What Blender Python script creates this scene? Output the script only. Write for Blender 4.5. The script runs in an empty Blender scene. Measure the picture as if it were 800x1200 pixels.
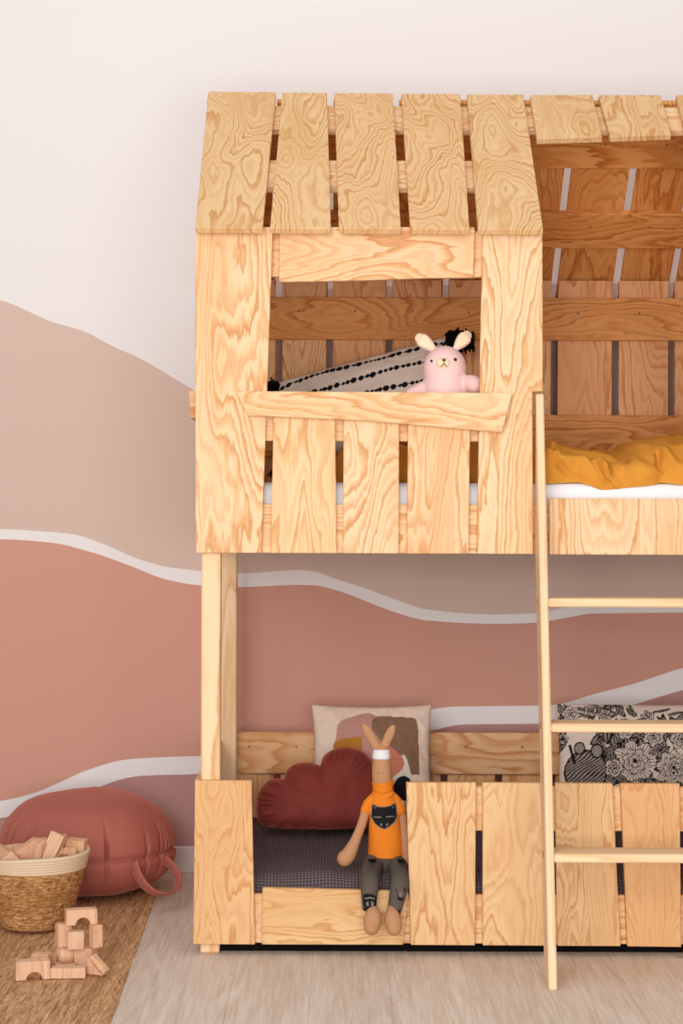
import bpy, bmesh, math, random
from mathutils import Vector, Matrix, noise
random.seed(7)
SC = bpy.context.scene
COL = SC.collection

# ------------------------------------------------------------------ camera
F = 2180.0            # focal length in pixels of an 800 x 1200 frame
CZ = 1.14             # camera height
ROLL = math.radians(0.2)
cam_d = bpy.data.cameras.new('camera'); cam = bpy.data.objects.new('camera', cam_d); COL.objects.link(cam)
cam_d.sensor_fit = 'VERTICAL'; cam_d.sensor_height = 36.0; cam_d.lens = F / 1200 * 36
cam.location = (0, 0, CZ)
cam.matrix_world = Matrix.Translation((0, 0, CZ)) @ Matrix.Rotation(math.pi / 2, 4, 'X') @ Matrix.Rotation(ROLL, 4, 'Z')
SC.camera = cam

def uv(px, py):
    u, v = px - 400.0, py - 600.0
    c, s = math.cos(ROLL), math.sin(ROLL)
    return (u * c + v * s) / F, (-u * s + v * c) / F
def at(px, py, Y):
    u, v = uv(px, py)
    return Vector((u * Y, Y, CZ - v * Y))
def at_slope(px, py, YE, ZE, m):
    u, v = uv(px, py)
    Y = (CZ - ZE + m * YE) / (m + v)
    return Vector((u * Y, Y, CZ - v * Y))

# ------------------------------------------------------------------ helpers
def tag(o, label=None, cat=None, group=None, kind=None):
    if label: o['label'] = label
    if cat: o['category'] = cat
    if group: o['group'] = group
    if kind: o['kind'] = kind
    return o
def empty(name, loc):
    o = bpy.data.objects.new(name, None); COL.objects.link(o)
    o.location = loc; o.empty_display_size = .05
    return o
def origin_of(o):
    v = Vector(o.location)
    while o.parent:
        o = o.parent; v += Vector(o.location)
    return v
def obj(name, bm, mat, parent=None, smooth=False, base=False):
    """links a bmesh given in world coordinates as one mesh object, origin at its centre (or base)"""
    bm.normal_update()
    xs = [v.co for v in bm.verts]
    lo = Vector((min(v.x for v in xs), min(v.y for v in xs), min(v.z for v in xs)))
    hi = Vector((max(v.x for v in xs), max(v.y for v in xs), max(v.z for v in xs)))
    c = (lo + hi) / 2
    if base: c.z = lo.z
    bmesh.ops.translate(bm, verts=bm.verts, vec=-c)
    me = bpy.data.meshes.new(name); bm.to_mesh(me); bm.free()
    for m in (mat if isinstance(mat, (list, tuple)) else [mat]): me.materials.append(m)
    if smooth:
        for p in me.polygons: p.use_smooth = True
    o = bpy.data.objects.new(name, me); COL.objects.link(o)
    if parent:
        o.parent = parent; o.location = c - origin_of(parent)
    else:
        o.location = c
    return o
def prism(corners, off, bev=.0015, bm=None):
    """polygon in space pushed along off"""
    b = bmesh.new()
    off = Vector(off)
    f0 = [b.verts.new(c) for c in corners]; f1 = [b.verts.new(Vector(c) + off) for c in corners]
    b.faces.new(f0); b.faces.new(list(reversed(f1)))
    n = len(f0)
    for i in range(n): b.faces.new((f0[i], f1[i], f1[(i + 1) % n], f0[(i + 1) % n]))
    bmesh.ops.recalc_face_normals(b, faces=b.faces)
    if bev: bmesh.ops.bevel(b, geom=list(b.edges), offset=bev, segments=1, affect='EDGES')
    return join(bm, b)
def join(bm, b):
    if bm is None: return b
    me = bpy.data.meshes.new('tmp'); b.to_mesh(me); b.free(); bm.from_mesh(me); bpy.data.meshes.remove(me)
    return bm
def box(x0, x1, y0, y1, z0, z1, bev=.0015, bm=None):
    return prism([(x0, y0, z0), (x1, y0, z0), (x1, y0, z1), (x0, y0, z1)], (0, y1 - y0, 0), bev, bm)
def rbox(size, bev, seg=3):
    b = bmesh.new(); bmesh.ops.create_cube(b, size=1)
    bmesh.ops.scale(b, verts=b.verts, vec=size)
    bmesh.ops.bevel(b, geom=list(b.edges), offset=bev, segments=seg, affect='EDGES', profile=.5)
    return b
def catmull(P, n):
    out = []
    N = len(P)
    for i in range(N - 1):
        p0, p1, p2, p3 = P[max(i - 1, 0)], P[i], P[i + 1], P[min(i + 2, N - 1)]
        for k in range(n):
            t = k / n
            out.append(tuple(.5 * (2 * b + (c - a) * t + (2 * a - 5 * b + 4 * c - d) * t * t + (3 * b - a - 3 * c + d) * t ** 3)
                             for a, b, c, d in zip(p0, p1, p2, p3)))
    out.append(tuple(P[-1]))
    return out
def tube(pts, bm=None, seg=18, sub=6, flat=1.0, caps=True):
    """pts = (x,y,z,r); smooth tube with rounded ends; flat scales the Y extent"""
    b = bmesh.new()
    P = catmull([tuple(p) for p in pts], sub)
    C = [Vector(p[:3]) for p in P]; R = [max(p[3], .0004) for p in P]
    if caps:
        def cap(c, d, r):
            return [(c + d * (r * math.sin(a)), r * math.cos(a)) for a in (math.radians(30), math.radians(58), math.radians(80))]
        d0 = (C[0] - C[1]).normalized(); d1 = (C[-1] - C[-2]).normalized()
        h = list(reversed(cap(C[0], d0, R[0]))); t = cap(C[-1], d1, R[-1])
        C = [x[0] for x in h] + C + [x[0] for x in t]; R = [x[1] for x in h] + R + [x[1] for x in t]
    up = None; rings = []
    for i, c in enumerate(C):
        d = (C[min(i + 1, len(C) - 1)] - C[max(i - 1, 0)]).normalized()
        if up is None:
            up = Vector((0, 1, 0)) if abs(d.y) < .9 else Vector((1, 0, 0))
        up = (up - d * up.dot(d)).normalized(); w = d.cross(up)
        rings.append([b.verts.new(c + R[i] * (math.cos(2 * math.pi * k / seg) * up * flat + math.sin(2 * math.pi * k / seg) * w)) for k in range(seg)])
    for r0, r1 in zip(rings, rings[1:]):
        for k in range(seg): b.faces.new((r0[k], r0[(k + 1) % seg], r1[(k + 1) % seg], r1[k]))
    b.faces.new(list(reversed(rings[0]))); b.faces.new(rings[-1])
    bmesh.ops.recalc_face_normals(b, faces=b.faces)
    return join(bm, b)
def ellipsoid(c, r, bm=None, seg=24, rot=None):
    b = bmesh.new(); bmesh.ops.create_uvsphere(b, u_segments=seg, v_segments=seg // 2 + 4, radius=1)
    M = Matrix.Diagonal((r[0], r[1], r[2], 1))
    if rot: M = rot.to_4x4() @ M
    bmesh.ops.transform(b, matrix=Matrix.Translation(c) @ M, verts=b.verts)
    return join(bm, b)
def lathe(c, prof, bm=None, seg=64, fn=None):
    """prof = (r,z) list; fn(r,z,ang,i) may move the radius"""
    b = bmesh.new(); rings = []
    for i, (r, z) in enumerate(prof):
        ring = []
        for k in range(seg):
            a = 2 * math.pi * k / seg
            rr, zz = (r, z) if fn is None else fn(r, z, a, i)
            ring.append(b.verts.new((c[0] + rr * math.cos(a), c[1] + rr * math.sin(a), c[2] + zz)))
        rings.append(ring)
    for r0, r1 in zip(rings, rings[1:]):
        for k in range(seg): b.faces.new((r0[k], r0[(k + 1) % seg], r1[(k + 1) % seg], r1[k]))
    b.faces.new(list(reversed(rings[0]))); b.faces.new(rings[-1])
    bmesh.ops.recalc_face_normals(b, faces=b.faces)
    return join(bm, b)
def remesh(o, vox, it=3):
    m = o.modifiers.new('remesh', 'REMESH'); m.mode = 'VOXEL'; m.voxel_size = vox; m.use_smooth_shade = True
    if it:
        s = o.modifiers.new('smooth', 'SMOOTH'); s.factor = .5; s.iterations = it
    return o

# ------------------------------------------------------------------ materials
def lin(c):
    return tuple((x / 255 / 12.92) if x / 255 <= .04045 else ((x / 255 + .055) / 1.055) ** 2.4 for x in c) + (1.0,)
class Mat:
    def __init__(s, name, rough=.7, spec=.3):
        s.m = bpy.data.materials.new(name); s.m.use_nodes = True
        s.t = s.m.node_tree; s.b = s.t.nodes['Principled BSDF']
        s.b.inputs['Roughness'].default_value = rough
        s.b.inputs['Specular IOR Level'].default_value = spec
    def n(s, typ, **kw):
        nd = s.t.nodes.new(typ)
        for k, v in kw.items():
            if hasattr(nd, k) and not k[0].isupper(): setattr(nd, k, v)
        return nd
    def l(s, a, b): s.t.links.new(a, b)
    def math(s, op, a, b=None, c=None):
        nd = s.t.nodes.new('ShaderNodeMath'); nd.operation = op
        for i, v in enumerate((a, b, c)):
            if v is None: continue
            if isinstance(v, (int, float)): nd.inputs[i].default_value = v
            else: s.l(v, nd.inputs[i])
        return nd.outputs[0]
    def noise(s, vec, scale, detail=2, rough=.5, dist=0.):
        nd = s.t.nodes.new('ShaderNodeTexNoise')
        nd.inputs['Scale'].default_value = scale; nd.inputs['Detail'].default_value = detail
        nd.inputs['Roughness'].default_value = rough; nd.inputs['Distortion'].default_value = dist
        if vec is not None: s.l(vec, nd.inputs['Vector'])
        return nd.outputs['Fac']
    def ramp(s, fac, stops):
        nd = s.t.nodes.new('ShaderNodeValToRGB'); e = nd.color_ramp.elements
        while len(e) < len(stops): e.new(.5)
        for i, (p, c) in enumerate(stops):
            e[i].position = p; e[i].color = c if len(c) == 4 else lin(c)
        s.l(fac, nd.inputs[0]); return nd.outputs[0]
    def mix(s, fac, a, b, mode='MIX'):
        nd = s.t.nodes.new('ShaderNodeMix'); nd.data_type = 'RGBA'; nd.blend_type = mode
        for i, v in ((0, fac), (6, a), (7, b)):
            if isinstance(v, (int, float)): nd.inputs[i].default_value = v
            elif isinstance(v, tuple): nd.inputs[i].default_value = v if len(v) == 4 else lin(v)
            else: s.l(v, nd.inputs[i])
        return nd.outputs[2]
    def coords(s, scale=(1, 1, 1), rand=False, rot=(0, 0, 0)):
        tc = s.t.nodes.new('ShaderNodeTexCoord'); v = tc.outputs['Object']
        mp = s.t.nodes.new('ShaderNodeMapping'); mp.inputs['Scale'].default_value = scale; mp.inputs['Rotation'].default_value = rot
        s.l(v, mp.inputs['Vector']); v = mp.outputs[0]
        if rand:
            oi = s.t.nodes.new('ShaderNodeObjectInfo')
            s.rand = oi.outputs['Random']
            va = s.t.nodes.new('ShaderNodeVectorMath'); va.operation = 'MULTIPLY_ADD'
            s.l(s.rand, va.inputs[0]); va.inputs[1].default_value = (37.3, 91.7, 53.1); s.l(v, va.inputs[2]); v = va.outputs[0]
        return v
    def color(s, c):
        if isinstance(c, tuple): s.b.inputs['Base Color'].default_value = c if len(c) == 4 else lin(c)
        else: s.l(c, s.b.inputs['Base Color'])
        return s
    def bump(s, h, strength=.3, dist=.01):
        nd = s.t.nodes.new('ShaderNodeBump'); nd.inputs['Strength'].default_value = strength; nd.inputs['Distance'].default_value = dist
        s.l(h, nd.inputs['Height']); s.l(nd.outputs[0], s.b.inputs['Normal']); return s

def plywood(name, axis, light=(236, 209, 172), mid=(221, 172, 120), dark=(196, 136, 82), K=33.0, contrast=1.0, across=5.5, along=1.15, dist=.3, jag=.05):
    m = Mat(name, .55, .25)
    def sc(a, b): return {'x': (b, a, a), 'y': (a, b, a), 'z': (a, b, b), 'zy': (b, a, b)}[axis]
    v = m.coords(sc(across, along), rand=True)
    n = m.noise(v, 1.0, 2.2, .38, dist)
    jg = m.noise(m.coords(sc(120, 14), rand=True), 1.0, 2, .6)
    w2 = m.noise(m.coords(sc(34, 9), rand=True), 1.0, 2, .5)
    n = m.math('ADD', n, m.math('ADD', m.math('MULTIPLY', jg, jag * .55), m.math('MULTIPLY', w2, jag)))
    nk = m.math('MULTIPLY', n, K)
    t = m.math('FRACT', nk)
    rings = m.ramp(t, [(0, light), (.30, light), (.60, mid), (.86, dark), (.95, mid), (1, light)])
    wn = m.t.nodes.new('ShaderNodeTexWhiteNoise'); wn.noise_dimensions = '1D'   # every growth ring has its own strength
    m.l(m.math('FLOOR', nk), wn.inputs['W'])
    st = m.math('MULTIPLY_ADD', wn.outputs['Value'], .70, .30)
    c = m.mix(m.math('MULTIPLY', st, contrast), light, rings)
    n2 = m.noise(v, .9, 2, .5, .3)
    patch = m.ramp(n2, [(.47, (0, 0, 0, 1)), (.60, (1, 1, 1, 1))])
    c = m.mix(m.math('MULTIPLY', patch, .42 * contrast), c, mid)
    f = m.noise(m.coords(sc(170, 8), rand=True), 1.0, 3, .65)
    c = m.mix(m.math('MULTIPLY', f, .22), c, mid, 'MIX')
    tint = m.ramp(m.rand, [(0, (255, 242, 230)), (.5, (255, 251, 246)), (1, (255, 248, 234))])
    c = m.mix(1.0, c, tint, 'MULTIPLY')
    m.color(c); m.bump(f, .05, .002)
    return m.m
W_V = plywood('pine_plywood_upright', 'z')
W_H = plywood('pine_plywood_level', 'x')
W_E = plywood('pine_plywood_end', 'zy')
BOUNCE_DEEP = dict(light=(224, 164, 100), mid=(204, 133, 67), dark=(170, 95, 38), K=30)  # front pine recoloured: warm bounce and shade of the interior painted into the wood
BOUNCE_PALE = dict(light=(234, 190, 142), mid=(216, 157, 103), dark=(184, 116, 62), K=30)  # paler version for the back wall planks, bounce light painted in as well
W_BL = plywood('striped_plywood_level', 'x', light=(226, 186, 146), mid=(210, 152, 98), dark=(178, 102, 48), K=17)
W_AV = plywood('pale_bounce_plywood_upright', 'z', **BOUNCE_PALE)
LOW = dict(light=(226, 193, 149), mid=(213, 166, 114), dark=(190, 135, 82), K=38, across=6.2, along=1.3)
W_LV = plywood('tan_plywood_upright', 'z', **LOW)
W_LH = plywood('tan_plywood_level', 'x', **LOW)
W_BV = plywood('deep_bounce_plywood_upright', 'z', **BOUNCE_DEEP)
W_BH = plywood('deep_bounce_plywood_level', 'x', **BOUNCE_DEEP)
W_R = plywood('pine_plywood_roof', 'z', light=(223, 190, 146), mid=(207, 160, 106), dark=(188, 132, 78), across=6.5, along=2.2, K=32, dist=.4)
W_P = plywood('pine_post', 'z', light=(240, 212, 176), mid=(230, 190, 144), dark=(210, 156, 104), K=12, across=8, along=.7)
W_S = plywood('ladder_pine', 'z', light=(238, 212, 182), mid=(230, 198, 162), dark=(218, 180, 140), K=8, across=26, along=.8)
W_SX = plywood('rung_pine', 'x', light=(238, 210, 174), mid=(232, 198, 156), dark=(220, 182, 136), K=8, across=26, along=.8)

def plain(name, c, rough=.7, spec=.3, sheen=0., fab=0., sheen_tint=None):
    m = Mat(name, rough, spec); 
    v = m.coords()
    n = m.noise(v, 40, 3, .6)
    m.color(m.mix(m.math('MULTIPLY', n, .10), tuple(c), tuple(int(x * .86) for x in c)))
    if fab:
        f = m.noise(v, fab, 2, .6); m.bump(f, .25, .003)
    if sheen:
        m.b.inputs['Sheen Weight'].default_value = sheen; m.b.inputs['Sheen Roughness'].default_value = .35
        if sheen_tint: m.b.inputs['Sheen Tint'].default_value = lin(sheen_tint)
    return m.m
def paint(name, c):
    m = Mat(name, .8, .15); v = m.coords()
    n = m.noise(v, 1.3, 3, .5)
    m.color(m.mix(m.math('MULTIPLY', n, .06), tuple(c), tuple(int(x * .93) for x in c)))
    m.bump(m.noise(v, 260, 2, .6), .03, .002)
    return m.m
P_WHITE = paint('wall_white_paint', (231, 226, 225))
P_BEIGE = paint('wall_beige_paint', (209, 185, 172))
P_TERRA = paint('wall_terracotta_paint', (204, 152, 135))
P_MAUVE = paint('wall_mauve_paint', (182, 138, 134))
P_BASE = paint('baseboard_paint', (218, 206, 200))

def floor_mat():
    m = Mat('pale_oak_floor', .5, .3)
    tc = m.t.nodes.new('ShaderNodeTexCoord')
    mp = m.t.nodes.new('ShaderNodeMapping'); mp.inputs['Rotation'].default_value = (0, 0, math.pi / 2)
    m.l(tc.outputs['Object'], mp.inputs['Vector'])
    br = m.t.nodes.new('ShaderNodeTexBrick'); br.offset = .37
    br.inputs['Scale'].default_value = 1.0; br.inputs['Brick Width'].default_value = 1.28; br.inputs['Row Height'].default_value = .19
    br.inputs['Mortar Size'].default_value = .0012; br.inputs['Mortar Smooth'].default_value = .3
    br.inputs['Color1'].default_value = lin((226, 215, 204)); br.inputs['Color2'].default_value = lin((220, 208, 196)); br.inputs['Mortar'].default_value = lin((198, 184, 170))
    m.l(mp.outputs[0], br.inputs['Vector'])
    v = m.coords((16, 1.3, 1)); n = m.noise(v, 1.4, 6, .66, 1.6)
    g = m.ramp(n, [(.34, (255, 255, 255)), (.5, (246, 241, 236)), (.62, (234, 225, 217)), (.75, (250, 247, 244))])
    c = m.mix(.8, br.outputs['Color'], g, 'MULTIPLY')
    f = m.noise(m.coords((120, 5, 1)), 1.0, 4, .65)
    c = m.mix(1.0, c, m.ramp(f, [(.3, (236, 230, 226)), (.6, (255, 255, 255))]), 'MULTIPLY')
    k = m.noise(m.coords((11, 6.5, 1)), 1.6, 1, .5)
    c = m.mix(m.ramp(k, [(.775, (0, 0, 0, 1)), (.80, (.4, .4, .4, 1))]), c, (120, 96, 82))
    m.color(c); m.bump(f, .06, .002)
    return m.m

def rug_mat():
    m = Mat('jute_rug', .95, .1)
    v = m.coords((80, 6, 20)); n = m.noise(v, 1.6, 4, .7, .3)
    big = m.noise(m.coords((17, .45, 1)), 1.4, 3, .65)
    c = m.ramp(n, [(.30, (140, 96, 62)), (.44, (206, 160, 116)), (.58, (228, 186, 142)), (.76, (244, 218, 182))])
    c = m.mix(m.ramp(big, [(.46, (0, 0, 0, 1)), (.62, (.6, .6, .6, 1))]), c, (176, 128, 86))
    fl = m.noise(m.coords((200, 26, 1)), 1.0, 3, .7)
    c = m.mix(1.0, c, m.ramp(fl, [(.3, (205, 190, 178)), (.62, (255, 255, 255))]), 'MULTIPLY')
    m.color(c)
    w = m.t.nodes.new('ShaderNodeTexWave'); w.wave_type = 'BANDS'; w.bands_direction = 'X'
    w.inputs['Scale'].default_value = 18; w.inputs['Distortion'].default_value = 2.5; w.inputs['Detail'].default_value = 2; w.inputs['Detail Scale'].default_value = 2
    m.l(m.coords(), w.inputs['Vector'])
    m.bump(m.math('ADD', m.math('MULTIPLY', w.outputs['Fac'], .6), n), .8, .006)
    return m.m

def basket_mat():
    m = Mat('woven_seagrass', .85, .2)
    v = m.coords((1, 1, 1)); 
    n = m.noise(m.coords((60, 60, 150)), 1.0, 3, .65, .6)
    big = m.noise(m.coords((4, 4, 14)), 1.5, 2, .5)
    c = m.ramp(n, [(.28, (108, 66, 36)), (.45, (174, 122, 74)), (.6, (204, 156, 106)), (.78, (228, 190, 140))])
    c = m.mix(m.ramp(big, [(.42, (0, 0, 0, 1)), (.66, (.6, .6, .6, 1))]), c, (158, 106, 52))
    m.color(c); m.bump(n, .9, .006)
    return m.m
def waffle_mat():
    m = Mat('waffle_cotton', .9, .15)
    tc = m.t.nodes.new('ShaderNodeUVMap'); sp = m.t.nodes.new('ShaderNodeSeparateXYZ'); m.l(tc.outputs[0], sp.inputs[0])
    ds = m.noise(m.coords((1, 1, 1)), 9, 2, .5)
    gx = m.math('SINE', m.math('ADD', m.math('MULTIPLY', sp.outputs[0], 2 * math.pi / .0088), m.math('MULTIPLY', ds, 5)))
    gy = m.math('SINE', m.math('ADD', m.math('MULTIPLY', sp.outputs[1], 2 * math.pi / .0092), m.math('MULTIPLY', ds, 6)))
    h = m.math('MAXIMUM', gx, gy)
    c = m.ramp(m.math('MULTIPLY_ADD', h, .5, .5), [(.25, (74, 64, 66)), (.9, (116, 102, 104))])
    m.color(c); m.bump(h, .8, .004)
    return m.m
def vcol_mat(name, rough=.85, weave=500):
    m = Mat(name, rough, .15)
    a = m.t.nodes.new('ShaderNodeVertexColor'); a.layer_name = 'print'
    f = m.noise(m.coords((weave, weave, weave)), 1.0, 2, .6)
    m.color(m.mix(1.0, a.outputs[0], m.ramp(f, [(.3, (236, 234, 232)), (.6, (255, 255, 255))]), 'MULTIPLY'))
    m.bump(f, .15, .002)
    return m.m
M_FLOOR = floor_mat(); M_RUG = rug_mat(); M_BASKET = basket_mat(); M_WAFFLE = waffle_mat()
M_CORD = plain('cream_cotton_cord', (222, 198, 168), .9, .1, fab=220)
M_BLOCK = plywood('beech_block', 'z', light=(224, 186, 158), mid=(216, 174, 144), dark=(200, 154, 122), K=6, across=24, along=3)
M_POUF = plain('dusty_rose_velvet', (170, 98, 85), .75, .2, sheen=.5, sheen_tint=(225, 150, 135), fab=120)
M_CLOUD = plain('burgundy_velvet', (128, 54, 46), .75, .2, sheen=.9, sheen_tint=(214, 120, 110), fab=160)
M_SHEET = plain('white_cotton_sheet', (240, 238, 240), .9, .1, fab=70)
M_DUVET = plain('mustard_cotton', (212, 144, 54), .85, .15, fab=300)
M_PLUSH = plain('pink_plush', (246, 206, 201), .95, .1, sheen=.35, fab=260)
M_EARIN = plain('cream_plush', (246, 222, 188), .95, .1, fab=260)
M_BLACK = plain('black_wool', (16, 14, 16), .95, .1, fab=200)
M_GLOSS = plain('black_bead', (14, 12, 12), .25, .5)
M_NOSE = plain('brown_thread', (104, 76, 52), .8, .1)
M_SKIN = plain('tan_linen', (186, 137, 100), .9, .1, fab=400)
M_SHIRT = plain('orange_jersey', (224, 126, 34), .85, .15, fab=300)
M_TROUS = plain('grey_jersey', (94, 84, 76), .9, .1, fab=300)
M_BAND = plain('white_ribbon', (226, 222, 226), .8, .2, fab=200)
M_PATCH = plain('raccoon_print_black', (28, 26, 28), .85, .15)
M_PGREY = plain('raccoon_print_grey', (120, 112, 106), .85, .15)
M_METAL = plain('screw_metal', (120, 104, 88), .4, .5)
M_STRIPE = vcol_mat('striped_wool_print'); M_ABST = vcol_mat('shapes_print'); M_FLORAL = vcol_mat('flower_print')

# ------------------------------------------------------------------ setting
WALL_Y = 5.88
PX = lambda x, Y: (x - 400) / F * Y
def interp(pts, x):
    P = pts
    if x <= P[0][0]: return P[0][1]
    if x >= P[-1][0]: return P[-1][1]
    for i in range(len(P) - 1):
        if P[i][0] <= x <= P[i + 1][0]:
            x1, y1 = P[i]; x2, y2 = P[i + 1]
            def slope(j):
                if j <= 0: return (P[1][1] - P[0][1]) / (P[1][0] - P[0][0])
                if j >= len(P) - 1: return (P[-1][1] - P[-2][1]) / (P[-1][0] - P[-2][0])
                a = (P[j][1] - P[j - 1][1]) / (P[j][0] - P[j - 1][0]); b = (P[j + 1][1] - P[j][1]) / (P[j + 1][0] - P[j][0])
                return 0 if a * b <= 0 else 2 * a * b / (a + b)
            h = x2 - x1; t = (x - x1) / h; m1, m2 = slope(i), slope(i + 1)
            return (2*t**3 - 3*t**2 + 1) * y1 + (t**3 - 2*t**2 + t) * h * m1 + (-2*t**3 + 3*t**2) * y2 + (t**3 - t**2) * h * m2
b1 = [(-800, 280), (-300, 300), (0, 352), (60, 377), (97, 388), (130, 405), (165, 421), (225, 456), (262, 475), (292, 430), (322, 352), (420, 336), (800, 332), (1100, 340), (1500, 400), (2100, 430)]  # hidden rise behind the bed is made up, its beige darkens the plank gaps
b2 = [(-800, 650), (-300, 640), (0, 620), (40, 622), (85, 626), (120, 637), (165, 656), (200, 665), (235, 669), (262, 672), (279, 672), (350, 668), (369, 670), (395, 679), (430, 690), (462, 702), (500, 714), (575, 720), (624, 719), (669, 711), (695, 708), (800, 706), (1000, 716), (1500, 690), (2100, 700)]
b3 = [(-800, 662), (-300, 655), (0, 632), (60, 636), (110, 648), (150, 662), (195, 679), (235, 686), (279, 688), (350, 685.5), (369, 686), (395, 692), (462, 717), (500, 727), (580, 731), (624, 730), (669, 723), (695, 719), (800, 718), (1000, 730), (1500, 705), (2100, 715)]
b4 = [(-800, 1000), (-300, 975), (0, 939), (39, 930), (75, 915), (102, 903), (150, 890), (200, 887), (234, 886), (300, 880), (400, 855), (500, 832), (537, 828), (627, 827), (650, 826), (695, 814), (744, 801), (800, 783), (1000, 740), (1500, 780), (2100, 800)]
b5 = [(-800, 1010), (-300, 995), (0, 959), (45, 949), (84, 936), (111, 925), (144, 913), (168, 909), (234, 907), (300, 900), (400, 880), (500, 858), (545, 849), (631, 848), (680, 841), (725, 831), (762, 820), (800, 809), (1000, 770), (1500, 810), (2100, 830)]
bm = bmesh.new()
NX = 1100; X0, X1 = -3.0, 4.2
cols = []
for i in range(NX + 1):
    X = X0 + (X1 - X0) * i / NX
    px = 400 + X * F / WALL_Y
    zs = [3.2]
    for bb in (b1, b2, b3, b4, b5):
        zs.append(at(px, interp(bb, px), WALL_Y).z)
    zs.append(-.02)
    cols.append([bm.verts.new((X, WALL_Y, z)) for z in zs])
mi = [0, 1, 0, 2, 0, 3]
for a, b in zip(cols, cols[1:]):
    for k in range(6):
        f = bm.faces.new((a[k], a[k + 1], b[k + 1], b[k])); f.material_index = mi[k]
box(X0, X1, WALL_Y + .0005, WALL_Y + .12, -.02, 3.2, 0, bm)
tag(obj('wall_back', bm, [P_WHITE, P_BEIGE, P_TERRA, P_MAUVE]), 'white wall with a mural of beige, terracotta and mauve waves', 'wall', kind='structure')
bm = box(X0, X1, WALL_Y - .015, WALL_Y, 0, .083, .003)
tag(obj('baseboard_back', bm, P_BASE), 'pale baseboard along the foot of the mural wall', 'baseboard', kind='structure')
bm = box(-6, 7, -9, WALL_Y + .12, -.06, 0, 0)
tag(obj('floor', bm, M_FLOOR), 'pale greyish oak plank floor', 'floor', kind='structure')

# ------------------------------------------------------------------ bunk bed
YF = 4.78; TH = .02                     # plank front plane and thickness
YR0, YR1 = YF + TH, YF + 2 * TH         # rails behind the planks
YB = 5.74                               # inner face of the back planks
XC = at(731, 650, YF).x                 # the bed's middle
XL = at(229, 450, YF).x; XR = 2 * XC - XL
ZB = at(229, 648, YF).z                 # underside of the upper box
ZL0 = at(228, 1107, YF).z; ZL1 = at(228, 915, YF).z
bed = empty('bunk_bed', (XC, (YF + YB) / 2, 0))
tag(bed, 'pale pine plywood house-shaped bunk bed with a slatted gable roof', 'bunk bed')
def mir(c): return [Vector((2 * XC - p.x, p.y, p.z)) for p in reversed(c)]
def plank(name, pts, mat, Y=YF, th=TH, mirror=True, parent=None, flatz=True):
    c = [at(x, y, Y) for x, y in pts]
    o = obj(name, prism(c, (0, th, 0)), mat, parent or bed)
    if mirror: obj(name, prism(mir(c), (0, th, 0)), mat, parent or bed)
    return o
# upper front wall
plank('wall_plank', [(229, 266), (319.6, 266), (306, 648), (229, 648)], W_V)
plank('wall_plank', [(320.7, 475), (392.3, 475), (394.2, 648.3), (317, 648.2)], W_V)
plank('wall_plank', [(402.6, 475), (467.5, 475), (467, 648.6), (401.8, 648.4)], W_V)
plank('wall_plank', [(478.2, 475), (550.8, 475), (548.8, 648.9), (476.6, 648.7)], W_V)
plank('wall_plank', [(566, 266), (635.3, 266), (635.8, 458.5), (623.5, 459), (624.5, 649.3), (558.8, 649), (563, 380)], W_V)
plank('header_board', [(327.2, 266), (556, 266), (554.3, 325.3), (500, 326), (410, 329), (327, 330.5)], W_H)
plank('sill_board', [(276, 458.2), (600, 460.5), (588, 507), (520, 501), (430, 493), (290, 487)], W_H, YF - TH, TH - .0005)
# opening: low guard board
c = [at(643.5, 584, YF), at(731 * 2 - 643.5, 588, YF), at(731 * 2 - 643.5, 652.5, YF), at(643.5, 649.8, YF)]
c[1].z = c[0].z; c[2].z = c[3].z
obj('guard_board', prism(c, (0, TH, 0)), W_V, bed)
# rails behind the front planks
def rail(x0, x1, z0, z1, Y0=YR0, Y1=YR1, mat=W_H, name='rail'):
    return obj(name, box(x0, x1, Y0, Y1, z0, z1), mat, bed)
zz = lambda y, Y=YR0, x=400: at(x, y, Y).z
XI = XL + .063
xo = at(622, 500, YR0).x
rail(XI, xo, zz(517), zz(462)); rail(2 * XC - xo, XR - .063, zz(517), zz(462))
rail(XI, at(634, 300, YR0).x, zz(324.5), zz(270)); rail(2 * XC - at(634, 300, YR0).x, XR - .063, zz(324.5), zz(270))
rail(XI, XR - .063, ZB + .0005, zz(591))
# posts
PW0, PW1 = at(235.5, 800, YR0).x, at(258, 800, YR0).x
for mz in (0, 1):
    a, b = (PW0, PW1) if not mz else (2 * XC - PW1, 2 * XC - PW0)
    obj('post', box(a, b, YR0, YR0 + .05, 0, 1.80, .004), W_P, bed)
    a, b = (at(256.5, 800, 5.66).x, at(277, 800, 5.66).x) if not mz else (2 * XC - at(277, 800, 5.66).x, 2 * XC - at(256.5, 800, 5.66).x)
    obj('post', box(a, b, 5.66, 5.72, 0, 1.80, .004), W_P, bed)
# lower front wall
def low(pts, mat=W_LV, name='wall_plank'): return plank(name, pts, mat, mirror=False)
low([(228.3, 914.5), (294.5, 915), (298.6, 1107), (226.3, 1106.6)])
low([(307.5, 1040.5), (478, 1044.5), (472.3, 1107.3), (306.6, 1107)], W_LH, 'guard_board')
low([(475.8, 917), (557.5, 917.2), (556.3, 1108), (481.3, 1107.5)])
low([(565.5, 917.3), (643, 917.6), (638, 1108.4), (565.5, 1108)])
low([(650.3, 917.6), (717.5, 918.2), (727, 1109), (653, 1108.6)])
low([(727, 918.2), (796, 918.5), (798, 1110), (735, 1109.2)])
low([(804, 918.6), (874, 918.9), (870, 1110.6), (806, 1110.2)])
low([(882, 918.9), (955, 919.2), (956, 1111.2), (880, 1110.8)])
low([(964, 919.2), (1040, 919.5), (1042, 1111.6), (966, 1111.3)])
low([(1050, 919.6), (1120, 919.8), (1118, 1112.2), (1052, 1111.8)])
cR = 731 * 2
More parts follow.
